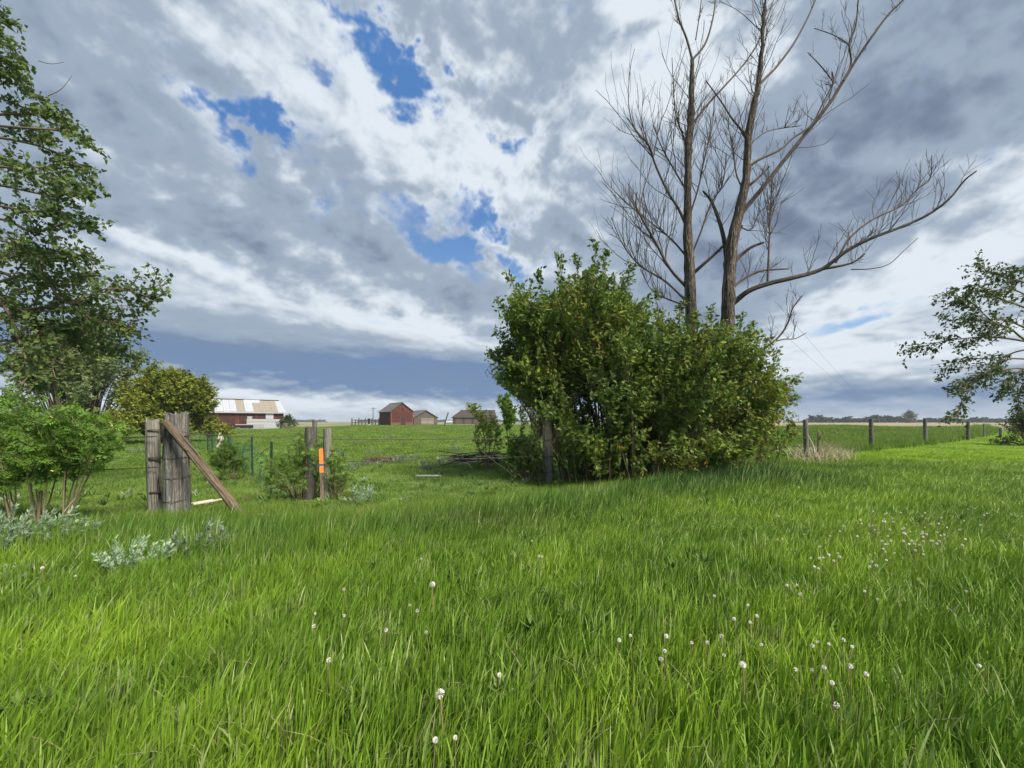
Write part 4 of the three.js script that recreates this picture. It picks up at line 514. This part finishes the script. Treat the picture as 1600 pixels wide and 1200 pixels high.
// green steel posts and sagging mesh
{ const list = [[424, 7.9, 690, 'nearest'], [395, 10.6, 683, 'second'], [361, 17, 677, 'third'], [351, 17.6, 678, 'fourth'], [341, 18.4, 676, 'fifth'], [332, 19.4, 676, 'sixth'], [325, 20.4, 675, 'farthest']], bases = [];
  for (const [px, d, py, n] of list) { const b = gp(px, d), h = EYE - ((py - HY) / F) * d - b.y, t = thing('steel_post', 'green steel fence post, ' + n + ' from the camera in the sagging mesh line', 'steel post', b, 'green steel posts of the mesh fence'), k = 1 + d * .012; part('flange', box(.042 * k, h, .007, 0, h / 2, .012), M.steelGreen, t); part('web', box(.008, h, .034, 0, h / 2, -.008), M.steelGreen, t); for (let i = 0; i < 9; i++) part('stud', box(.022, .012, .012, 0, .25 + i * (h - .35) / 9, .02), M.steelGreen, t); t.rotation.z = n === 'third' ? .14 : n === 'nearest' ? -.01 : .02; bases.push([b, h]); }
  const t = thing('wire_mesh_fence', 'sagging green wire mesh strung between the green steel posts', 'mesh fence', V(0, 0, 0)); const R = rngOf(71); bases.push([gp(300, 22), 1.0], [gp(285, 23.5), .8]);
  for (let i = 0; i < bases.length - 1; i++) { const [a, h] = bases[i], [b, h2] = bases[i + 1], L = a.distanceTo(b), cols = Math.max(4, Math.round(L / .17)), rows = 8, P = (u, v) => a.clone().lerp(b, u).add(V(.06 * Math.sin(u * 9 + v * 3 + i), mix(h, h2, u) * v * .92 - .28 * Math.sin(u * 3.14) * v * (i < 2 ? 1 : .3), .08 * Math.sin(u * 7 + i))), l = []; for (let c = 0; c <= cols; c++) l.push({ p: [0, .33, .66, 1].map((v) => P(c / cols, v)), r: [.0034, .0034, .0034, .0034] }); for (let k = 0; k <= rows; k++) l.push({ p: Array.from({ length: 9 }, (_, c) => P(c / 8, k / rows)), r: Array(9).fill(k === rows ? .006 : .0034) }); part('mesh_panel', tubes(l, 3), M.meshGreen, t); } }
function limbThing(name, label, cat, pts, r0, r1, mat, sides = 7) { const q = smooth(pts, 4), t = thing(name, label, cat, pts[0]); part(name === 'board' ? 'plank' : 'wood', tubes(rel([{ p: q, r: taper(q.length, r0, r1) }], pts[0]), sides), mat, t); return t; }
{ const d = 15.5, p = [at(340, 698, d), at(345, 690, d), at(346, 683, d), at(341, 686, d), at(344, 676, d)], t = limbThing('bleached_branch', 'crooked bleached branch caught at the foot of the green mesh', 'branch', p, .055, .02, M.bareWood); part('side_branch', tubes(rel([{ p: [p[1], p[1].clone().add(V(.1, .1, 0)), p[1].clone().add(V(.06, .24, .02))], r: [.03, .025, .012] }], p[0]), 6), M.bareWood, t); }
function board(label, a, b, w, th, mat) { const t = thing('board', label, 'board', a.clone().lerp(b, .5)); t.quaternion.setFromUnitVectors(V(1, 0, 0), b.clone().sub(a).normalize()); part('plank', uvMetres(chamferBox(a.distanceTo(b), th, w, .004), .4), mat, t); part('end_split', box(.12, th * .7, .012, a.distanceTo(b) / 2 + .05, th / 2, w * .2), mat, t); return t; }
board('weathered pale board lying in the grass right of the thick corner post', at(300, 789, 6.5), at(334, 783, 6.75), .12, .03, M.bareWood); board('white board lying flat in the pasture between stake and bush', gp(651, 9.9).add(V(0, .09, 0)), gp(684, 9.6).add(V(0, .12, 0)), .07, .025, tin); board('yellowish split board lying at the foot of the brace log', at(366, 809, 5.5), at(398, 806, 5.6), .06, .03, M.bareWood);
for (const [px, d, w, n] of [[588, 14.2, .5, 'brown earth mound, left of the two in the pasture'], [622, 14.2, .4, 'brown earth mound, right of the two in the pasture']]) { const g = new THREE.SphereGeometry(w, 40, 16, 0, 6.2832, 0, 1.57); const P = g.attributes.position; for (let i = 0; i < P.count; i++) { const k = 1 + .3 * N3(P.getX(i) * 5 + px, P.getY(i) * 5, P.getZ(i) * 5) + .15 * N3(P.getX(i) * 14, P.getY(i) * 14, P.getZ(i) * 14); P.setXYZ(i, P.getX(i) * k, P.getY(i) * k * .38, P.getZ(i) * k * .7); } g.computeVertexNormals(); const t = thing('earth_mound', n, 'earth mound', gp(px, d).add(V(0, -.02, 0))); part('soil', g, std(lin(.085, .06, .035), { bumpMap: barkBump, bumpScale: .03 }), t); const R = rngOf(px), l = []; for (let i = 0; i < 30; i++) { const a = R() * 6.28, q = V(Math.cos(a) * w * R(), .12 + R() * .08, Math.sin(a) * w * .6 * R()); l.push(new THREE.IcosahedronGeometry(.02 + R() * .03, 0).translate(q.x, q.y, q.z)); } part('clods', mergeGeometries(l), std(lin(.07, .05, .03)), t).userData.kind = 'stuff'; }
{ const d = 12.6, b = gp(752, d), t = thing('branch_pile', 'heap of dry grey branches lying left of the big bush', 'branch pile', b), R = rngOf(81); for (let i = 0; i < 64; i++) { const a = R() * 3.14, L = .5 + R() * .9, c = V((R() - .5) * 1.9, .08 + R() * .42 * (1 - Math.abs(R() - .5)), (R() - .5) * .8), d2 = V(Math.cos(a), (R() - .5) * .35, Math.sin(a) * .7).multiplyScalar(L / 2), q = [c.clone().sub(d2), c.clone().add(V(0, .05 * R(), .04)), c.clone().add(d2)]; q.forEach((p) => (p.y = Math.max(.03, p.y))); part('branch', tubes([{ p: smooth(q, 3), r: taper(7, .012 + R() * .02, .006) }], 5), i % 3 ? M.deadBark : M.bareWood, t); } limbThing('fallen_branch', 'long thin grey branch slanting down from the branch heap to the grass', 'branch', [at(744, 697, 12.4), at(770, 719, 11.2), at(797, 739, 10), at(812, 757, 9.6)], .017, .009, M.stemPale, 6); }
limbThing('dry_stalk', 'long pale dry stalk lying slanted in front of the brace log foot', 'dry stalk', [at(356, 868, 3.9), at(390, 876, 3.8), at(412, 883, 3.75), at(434, 894, 3.7)], .005, .003, M.bareWood, 5); limbThing('dry_stalk', 'pale dry stalk leaning up beside the bare stems at the left', 'dry stalk', [at(86, 826, 5.0), at(100, 800, 5), at(118, 778, 5)], .009, .004, M.bareWood, 5); limbThing('dry_stalk', 'thin dry stalk lying in the grass below the pale silver wormwood', 'dry stalk', [at(116, 938, 3.1), at(150, 922, 3.2), at(174, 912, 3.25)], .004, .002, M.bareWood, 5);
// far posts, poles and the corral
const limbPole = (name, label, cat, a, b, r, mat) => { const t = thing(name, label, cat, a); part('pole', tubes(rel([{ p: [a, a.clone().lerp(b, .5), b], r: [r, r * .9, r * .8] }], a), 8), mat, t); return t; };
limbPole('leaning_pole', 'dark pole leaning to the right between the grey shed and the long building', 'pole', at(692, 671, 85), at(700.5, 644.5, 85), .17, M.woodDark);
limbPole('yard_pole', 'thin upright pole between the saplings and the big bush', 'pole', at(803, 664, 70), at(803, 637, 70), .13, M.woodDark);
{ const d = 93, a = at(576.5, 669, d), t = limbPole('gate_post', 'stout dark gate post with a pale foot left of the red granary', 'gate post', a, at(576.5, 654, d), .26, darkInside); part('pale_foot', new THREE.CylinderGeometry(.32, .36, .9, 10).translate(0, .42, 0), tin, t); part('post_cap', new THREE.CylinderGeometry(.34, .34, .35, 10).translate(0, 2.0, 0), darkInside, t); }
{ const d = 96, t = thing('corral_fence', 'dark pole corral rails left of the red granary', 'corral fence', gp(560, d)); const b = t.position; for (let i = 0; i < 9; i++) { const px = 550 + i * 5.2; part('post', tubes(rel([{ p: [gp(px, d), at(px + (i % 3) * .3, 653 + (i % 2) * 2, d)], r: [.13, .11] }], b), 6), M.woodDark, t); } for (const y of [656.5, 660, 664]) part('rail', tubes(rel([{ p: [at(548, y, d), at(570, y + .6, d), at(594, y, d)], r: [.07, .07, .07] }], b), 5), M.woodDark, t); }
function utility(label, px, d, top) { const b = gp(px, d), t = thing('utility_pole', label, 'utility pole', b); const h = EYE - ((top - HY) / F) * d - b.y; part('pole', new THREE.CylinderGeometry(.13, .2, h, 10).translate(0, h / 2, 0), M.woodDark, t); const arm = part('crossarm', box(2.4, .16, .14, 0, h - .7, .18), M.woodDark, t); for (const x of [-1.05, -.4, .4, 1.05]) part('insulator', new THREE.CylinderGeometry(.05, .07, .22, 8).translate(x, h - .5, .18), tinDull, arm); return b.clone().add(V(0, h - .4, 0)); }
utility('thin utility pole standing left of the red granary', 583, 190, 636); utility('utility pole rising over the shelterbelt right beside the big bush', 1248, 300, 647.5); const pt = utility('utility pole behind the second right-hand fence post', 1373, 260, 648.5); utility('utility pole behind the hanging leaves of the right-hand tree', 1490, 300, 647);
for (const [dx, n] of [[0, 'upper'], [1.6, 'lower']]) { const e = at(1210 - dx * 12, 470 + dx * 14, 46), t = thing('power_line', n + ' power line sagging from the far pole up towards the dead trees', 'power line', pt), q = []; for (let i = 0; i <= 24; i++) { const f = i / 24; q.push(pt.clone().lerp(e, f).add(V(dx * .5, -dx * .4 - 3 * f * (1 - f), 0))); } part('cable', tubes(rel([{ p: q, r: q.map(() => .016) }], pt), 4), M.wire, t); }
// ---------------------------------------------------------------- grass and flowers
function tuft(n, rad, h, w, lean, seed, o = {}) {
  const R = rngOf(seed), pos = [], idx = [], seg = o.seg ?? 3;
  for (let i = 0; i < n; i++) {
    const a = R() * 6.2832, r = rad * Math.sqrt(R()), bx = Math.cos(a) * r, bz = Math.sin(a) * r, H = h * (.45 + R() * .75), face = R() * 6.2832, ww = w * (.55 + R() * .7) / 2, q = (R() - .5) * 3.0, tip = R() < (o.droop ?? .35), L = H * (lean + (R() - .35) * .3), lx = Math.cos(q) * L, lz = Math.sin(q) * L, dr = tip ? H * (.15 + R() * .25) : 0, c0 = pos.length / 3;
    const fx = Math.cos(face) * ww, fz = Math.sin(face) * ww;
    for (let k = 0; k <= seg; k++) { const t = k / seg, cx = bx + lx * t * t + (tip ? lx * .9 * Math.max(0, t - .55) : 0), cz = bz + lz * t * t, cy = H * (t - .12 * t * t) - dr * Math.max(0, t - .6) / .4 * .8, s = k === seg ? 0 : 1 - .55 * t * t, tw = .8 * t; const gx = fx * Math.cos(tw) - fz * Math.sin(tw), gz = fx * Math.sin(tw) + fz * Math.cos(tw); if (k < seg) pos.push(cx - gx * s, cy, cz - gz * s, cx + gx * s, cy, cz + gz * s); else pos.push(cx, cy, cz); }
    for (let k = 0; k < seg - 1; k++) { const A = c0 + k * 2; idx.push(A, A + 1, A + 2, A + 1, A + 3, A + 2); } const A = c0 + (seg - 1) * 2; idx.push(A, A + 1, A + 2);
  }
  return triGeo(pos, idx);
}
function field(parent, name, geos, spots, mat) { const lists = geos.map(() => []); spots.forEach((s, i) => lists[i % geos.length].push(s)); geos.forEach((g, v) => { if (!lists[v].length) return; const m = new THREE.InstancedMesh(g, mat, lists[v].length), e = new THREE.Euler(), q = new THREE.Quaternion(), sc = V(), p = V(); lists[v].forEach((s, i) => { q.setFromEuler(e.set(0, s.a, 0)); Mx.compose(p.set(s.x, s.y, -s.d), q, sc.set(s.w, s.h, s.w)); m.setMatrixAt(i, Mx); m.setColorAt(i, Cx.setRGB(...s.c)); }); m.name = name + (v ? '_' + String(v).padStart(3, '0') : ''); m.castShadow = m.receiveShadow = true; m.userData = { kind: 'stuff' }; parent.add(m); }); }
const stuff = (name, label) => { const g = new THREE.Group(); g.name = name; g.userData = { kind: 'stuff', label }; scene.add(g); return g; };
// ---- the tall roadside grass on this side of the fence
{
  const t = stuff('tall_grass', 'tall bright green grass filling the foreground up to the fence'), R = rngOf(401), near = [], mid = [], far = [], dry = [];
  const put = (x, d, sc) => {
    const s = d - fenceLine(x) - verge(x); if (s > .1 + .4 * N2(x * .8, d * .8)) return;
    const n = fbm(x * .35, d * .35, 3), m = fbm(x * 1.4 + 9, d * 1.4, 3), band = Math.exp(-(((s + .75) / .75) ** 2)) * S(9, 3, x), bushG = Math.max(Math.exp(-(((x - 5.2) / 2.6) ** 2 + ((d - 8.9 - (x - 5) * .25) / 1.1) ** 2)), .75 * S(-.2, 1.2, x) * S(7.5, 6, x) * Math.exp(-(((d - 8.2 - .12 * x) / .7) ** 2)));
    const brown = Math.exp(-(((x + .55) / 1.0) ** 2 + ((d - 5.15) / .3) ** 2)) * .9 + .25 * S(.35, .7, m), yel = S(-.25, .5, n + .5 * S(-1, 5, x) - .25);
    let h = mix(.17, .235, clamp(.5 + m)) + .17 * band + .20 * bushG - .10 * clamp(brown); h *= .85 + R() * .35; h *= 1 - .35 * S(10, 20, d);
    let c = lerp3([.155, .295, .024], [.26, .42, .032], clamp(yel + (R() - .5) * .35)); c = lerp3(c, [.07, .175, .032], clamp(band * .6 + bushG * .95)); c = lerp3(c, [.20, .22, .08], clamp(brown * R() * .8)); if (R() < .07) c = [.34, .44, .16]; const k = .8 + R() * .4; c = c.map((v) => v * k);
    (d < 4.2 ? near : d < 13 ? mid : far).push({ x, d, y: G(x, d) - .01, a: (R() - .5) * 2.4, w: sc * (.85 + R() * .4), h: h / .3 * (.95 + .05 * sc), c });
    if (R() < .09 + .1 * S(.2, .6, m) + brown * .25) dry.push({ x: x + .05, d, y: G(x, d), a: R() * 6.28, w: .9, h: h / .3 * (.5 + R() * .5), c: lerp3([.26, .22, .11], [.42, .38, .24], R()) });
  };
  const dens = (d) => 245 * Math.min(1, Math.pow(4 / d, 1.25)); let d = .6;
  while (d < 46) { const step = Math.max(.06, d * .03), half = d * 1.36 + 1.8, num = dens(d) * step * half * 2; for (let i = 0; i < num; i++) put((R() * 2 - 1) * half, d + R() * step, Math.max(1, Math.pow(d / 4.5, .72))); d += step; }
  const rosette = (() => { const q = [], Q = rngOf(77); for (let i = 0; i < 11; i++) { const l = leafGeo(.28, .04); l.scale(.085, .10, .1); l.rotateX(.35 + Q() * .8); l.rotateY((i / 11) * 6.28 + Q()); l.translate(0, .02, 0); q.push(l); } return mergeGeometries(q); })(), weeds = []; for (let i = 0; i < 420; i++) { const d = 1.7 + Math.pow(R(), .8) * 7, x = (R() * 2 - 1) * d * 1.3; if (N2(x * .5, d * .5 + 60) > .15) weeds.push({ x, d, y: G(x, d) + .09, a: R() * 6.28, w: .6 + R() * .7, h: .6 + R() * .7, c: lerp3([.12, .22, .03], [.19, .29, .07], R()) }); } field(t, 'weed_rosettes', [rosette], weeds, M.grass);
  const gN = [1, 2, 3, 4, 5, 6].map((i) => tuft(19, .085, .35, .0082, .10, 500 + i, { seg: 5, droop: .22 })), gM = [1, 2, 3, 4].map((i) => tuft(20, .10, .34, .0078, .15, 520 + i, { seg: 3 })), gF = [1, 2, 3].map((i) => tuft(16, .14, .31, .012, .24, 540 + i, { seg: 2, droop: 0 }));
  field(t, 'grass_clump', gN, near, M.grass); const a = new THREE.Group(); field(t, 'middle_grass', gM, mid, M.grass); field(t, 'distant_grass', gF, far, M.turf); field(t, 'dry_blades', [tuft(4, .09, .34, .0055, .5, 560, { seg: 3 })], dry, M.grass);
}
// ---- the grazed pasture beyond the fence
{
  const t = stuff('pasture_grass', 'short grazed pasture grass beyond the fence line'), R = rngOf(402), A = [], B = [], W = [];
  let d = 4.2; while (d < 105) { const step = Math.max(.1, d * .03), half = d * 1.36 + 1.8, num = 95 * Math.min(1, Math.pow(6 / d, 1.35)) * step * half * 2; for (let i = 0; i < num; i++) { const x = (R() * 2 - 1) * half, dd = d + R() * step, s = dd - fenceLine(x) - verge(x); if (s < -.1) continue; const n = fbm(x * .25, dd * .25 + 40, 3), m = fbm(x * 1.1, dd * 1.1 + 40, 3), right = S(6, 12, x), sc = Math.max(1, Math.pow(dd / 6, .75)); if (x > 16 && dd - .25 * x > 52) continue; if (m < -.42 && right < .5 && R() < .7) continue; let h = .062 + .045 * S(-.2, .6, m) + .16 * right * S(30, 18, s) + .20 * Math.exp(-((s / .9) ** 2)) + .10 * S(.4, .8, n); h *= .7 + R() * .6;
      let c = lerp3([.11, .21, .032], [.195, .31, .05], clamp(.5 + n * .6 + (R() - .5) * .5)); if (R() < .10) c = lerp3(c, [.30, .29, .14], .7); if (m > .45) c = lerp3(c, [.075, .16, .03], .6); const k = .8 + R() * .4; (dd < 14 ? A : B).push({ x, d: dd, y: G(x, dd) - .01, a: R() * 6.28, w: sc, h: h / .1 * Math.pow(sc, .25), c: c.map((v) => v * k) }); if (R() < .012 && dd < 40) W.push({ x, d: dd, y: G(x, dd), a: R() * 6.28, w: .8 + R(), h: .8 + R() * .8, c: R() < .35 ? [.26, .33, .22] : [.09, .19, .04] }); } d += step; }
  field(t, 'short_grass', [1, 2, 3].map((i) => tuft(18, .13, .1, .0075, .5, 600 + i, { seg: 2, droop: 0 })), A, M.turf); field(t, 'distant_pasture', [1, 2].map((i) => tuft(16, .16, .1, .011, .4, 620 + i, { seg: 2, droop: 0 })), B, M.turf);
  const weed = (() => { const g = [], Q = rngOf(9); for (let i = 0; i < 16; i++) { const l = leafGeo(.6, .05); l.scale(.05, .08, .07); l.rotateX(.5 + Q() * .9); l.rotateY(Q() * 6.28); l.translate((Q() - .5) * .1, .01 + Q() * .06, (Q() - .5) * .1); g.push(l); } return mergeGeometries(g); })(); field(t, 'broad_weeds', [weed], W, M.grass);
}
// ---- bleached dry grass at the nearest right-hand post
{ const t = stuff('dry_grass', 'pale bleached dry grass round the nearest right-hand fence post'), R = rngOf(403), L = []; for (let i = 0; i < 130; i++) { const px = mix(1218, 1335, (R() + R()) / 2 + .1 * (R() - .5)), d = 12.6 + R() * 3.2, p = gp(px, d); L.push({ x: p.x, d, y: p.y, a: R() * 1.6 - .8, w: 1.6, h: 1.25 + R() * 1.2 - Math.abs(px - 1285) * .006, c: lerp3([.34, .32, .17], [.58, .54, .36], R()) }); } field(t, 'dry_clump', [1, 2].map((i) => tuft(8, .13, .42, .011, .8, 640 + i, { seg: 3, droop: .5 })), L, M.grass); }
// ---- silvery wormwood dotted over the pasture: three grown plants, the rest copied from them
{ const WL = (px, d) => { const w = px < 300 ? 'left of the corner post' : px < 530 ? 'behind the two short posts' : d > 19 ? 'far out before the granary' : px < 600 ? 'right of the two short posts' : px < 660 ? 'beside the earth mounds' : 'left of the branch heap'; return ['small silvery wormwood plant in the pasture, ' + w, 'wormwood plants ' + w]; }, R = rngOf(404), src = [1, 2, 3].map((i) => wormwood('silvery wormwood dotted in the pasture', V(0, 0, 0), .50, .30, 16, 660 + i, .66)), pts = [[622, 13.5], [640, 14], [600, 14.5], [577, 13], [650, 16], [700, 15], [690, 13.2], [545, 11.5], [560, 12.5], [536, 16], [580, 18], [610, 20], [655, 21], [520, 19], [712, 19], [705, 24], [630, 26], [560, 24], [500, 22], [470, 20], [180, 20], [210, 18], [160, 23], [665, 12], [725, 14.5], [740, 17], [590, 28], [680, 30], [540, 30], [610, 34]];
  pts.forEach(([px, d], i) => { const b = gp(px, d), s = i < 3 ? src[i] : src[i % 3].clone(); if (i >= 3) { s.name = numbered('wormwood'); scene.add(s); } s.position.copy(b); s.rotation.y = R() * 6.28; const k = .55 + R() * .7; s.scale.set(k, k * .9, k); tag(s, WL(px, d)[0], 'wormwood plant', WL(px, d)[1]); }); }
// ---- dandelions gone to seed
{
  const R = rngOf(405);
  const head = (part_) => { const g = [], n = 70, q = new THREE.Quaternion(); for (let i = 0; i < n; i++) { const y = 1 - (2 * (i + .5)) / n, a = i * 2.39996, s = Math.sqrt(1 - y * y), v = V(Math.cos(a) * s, y, Math.sin(a) * s); if (part_ && N3(v.x * 1.1 + part_, v.y * 1.1, v.z * 1.1) < -.05) continue; const cap = triGeo([-.5, 0, -.3, .5, 0, -.3, 0, .12, .6, 0, -.95, 0], [0, 1, 2, 0, 2, 3]); cap.scale(.0058, .016, .0058); cap.translate(0, .020, 0); q.setFromUnitVectors(UP, v); cap.applyQuaternion(q); g.push(cap); } return mergeGeometries(g); };
  const heads = [head(0), head(0), head(1.7), head(4.1)], stem = tubes([{ p: smooth([V(0, -.7, 0), V(.02, -.35, .006), V(0, 0, 0)], 4), r: taper(9, .0055, .004) }], 5), core = new THREE.SphereGeometry(.0055, 8, 6);
  const protos = heads.map((g, i) => { const t = new THREE.Group(); part('stalk', stem, M.stalk, t); part('seed_head', g, M.fluff, t); part('receptacle', core, M.seedCore, t); return t; });
  const spots = []; const add = (list, s, ox, oy) => list.forEach(([x, y]) => spots.push([x / s + ox, y / s + oy]));
  add([[267, 147], [301, 182], [425, 260], [260, 292], [290, 288], [588, 270], [648, 240], [525, 336], [470, 410], [522, 410], [546, 405], [580, 387], [635, 377], [648, 400], [610, 424], [490, 462], [515, 472], [778, 170], [835, 208], [873, 202], [868, 232], [830, 255], [918, 178], [980, 160], [1000, 116], [1030, 124], [1185, 160], [1266, 193], [1398, 230], [1425, 175], [1527, 200], [1450, 103], [1493, 98], [1570, 130], [1550, 140], [1048, 250], [1087, 242], [1165, 255], [1168, 275], [1100, 300], [1228, 300], [1258, 247], [1280, 268], [1300, 262], [1302, 284], [1271, 302], [1433, 290], [1415, 327], [948, 270], [968, 300], [920, 350], [950, 320], [935, 370], [990, 376], [840, 388], [850, 430], [838, 463], [878, 455], [940, 420], [1122, 360], [1170, 385], [1145, 325], [318, 578], [380, 575], [400, 632], [805, 615], [885, 665], [1440, 615], [75, 700], [130, 770], [90, 810], [157, 950], [478, 955], [508, 928], [580, 945], [672, 918], [725, 962], [45, 1075], [372, 1103], [476, 1108], [550, 1090], [715, 1085], [815, 1132], [1520, 1080], [600, 1187]], 4, 1150, 770);
  add([[216, 320], [272, 298], [452, 300], [443, 375], [425, 415], [580, 333], [657, 332], [727, 300], [740, 395], [692, 100], [860, 148], [905, 200], [870, 232], [790, 215], [1280, 535], [1302, 645]], 3.2, 900, 900);
  add([[440, 66], [295, 187], [290, 250], [440, 197], [650, 270], [770, 147], [808, 175], [852, 280], [364, 420], [1217, 495], [897, 820], [997, 808]], 3.2, 400, 900);
  add([[1085, 300], [1128, 395], [1145, 400], [395, 412]], 4, 560, 770); add([[265, 430], [470, 480]], 4, 0, 780); add([[1035, 560], [1090, 575], [1560, 672]], 4, 1200, 580);
  for (let i = 0; i < 34; i++) spots.push([1400 + (R() + R() - 1) * 95, 826 + (R() + R() - 1) * 36]);
  const place = (px, py, label, group, v, k = 1) => { const hh = .24 + R() * .08, d = clamp((F * (EYE - hh)) / (py - HY), 1.4, 40), p = at(px, py, d), t = protos[v].clone(); t.name = numbered('dandelion'); t.position.copy(p); t.rotation.set((R() - .5) * .3, R() * 6.28, (R() - .5) * .3); const s = (.40 + R() * .22) * k; t.scale.set(s, s, s); tag(t, label, 'dandelion', group); scene.add(t); };
  spots.forEach(([x, y]) => { const v = R() < .3 ? 0 : R() < .5 ? 2 : 3, look = v ? 'half-blown ragged' : 'full round', where = y < 900 ? (x < 1250 ? ['in the sparse left end of the right-hand dandelion patch', 'left end of the dandelion patch'] : x < 1370 ? ['in the middle of the right-hand dandelion patch', 'middle of the dandelion patch'] : x < 1460 ? ['in the thickest part of the right-hand dandelion patch', 'thick part of the dandelion patch'] : ['at the far right end of the dandelion patch', 'right end of the dandelion patch']) : x < 640 ? ['in the near grass left of the lone big clock', 'near grass left of centre'] : x < 900 ? ['in the near grass below the lone big clock', 'near grass at the centre'] : x < 1190 ? ['in the loose middle row right of centre', 'loose row right of centre'] : x < 1280 ? ['between the loose middle row and the right-hand grass', 'between the rows'] : ['in the near grass at the right', 'near grass at the right'];
    place(x, y, (y < 900 ? 'small ' : '') + look + ' white dandelion head ' + where[0], look + ' dandelion heads, ' + where[1], v, .88); });
  place(400 + 882 / 3.2, 900 + 42 / 3.2, 'largest round dandelion clock standing alone in the middle of the grass', undefined, 0, 1.45); place(400 + 920 / 3.2, 900 + 590 / 3.2, 'ragged half-blown dandelion head, lowest and nearest in the middle of the grass', undefined, 3, 1.5); place(900 + 835 / 3.2, 900 + 443 / 3.2, 'oval dandelion clock on a bare stalk, lowest of the right-of-centre dandelions', undefined, 0, 1.35);
}
renderer.render(scene, camera);
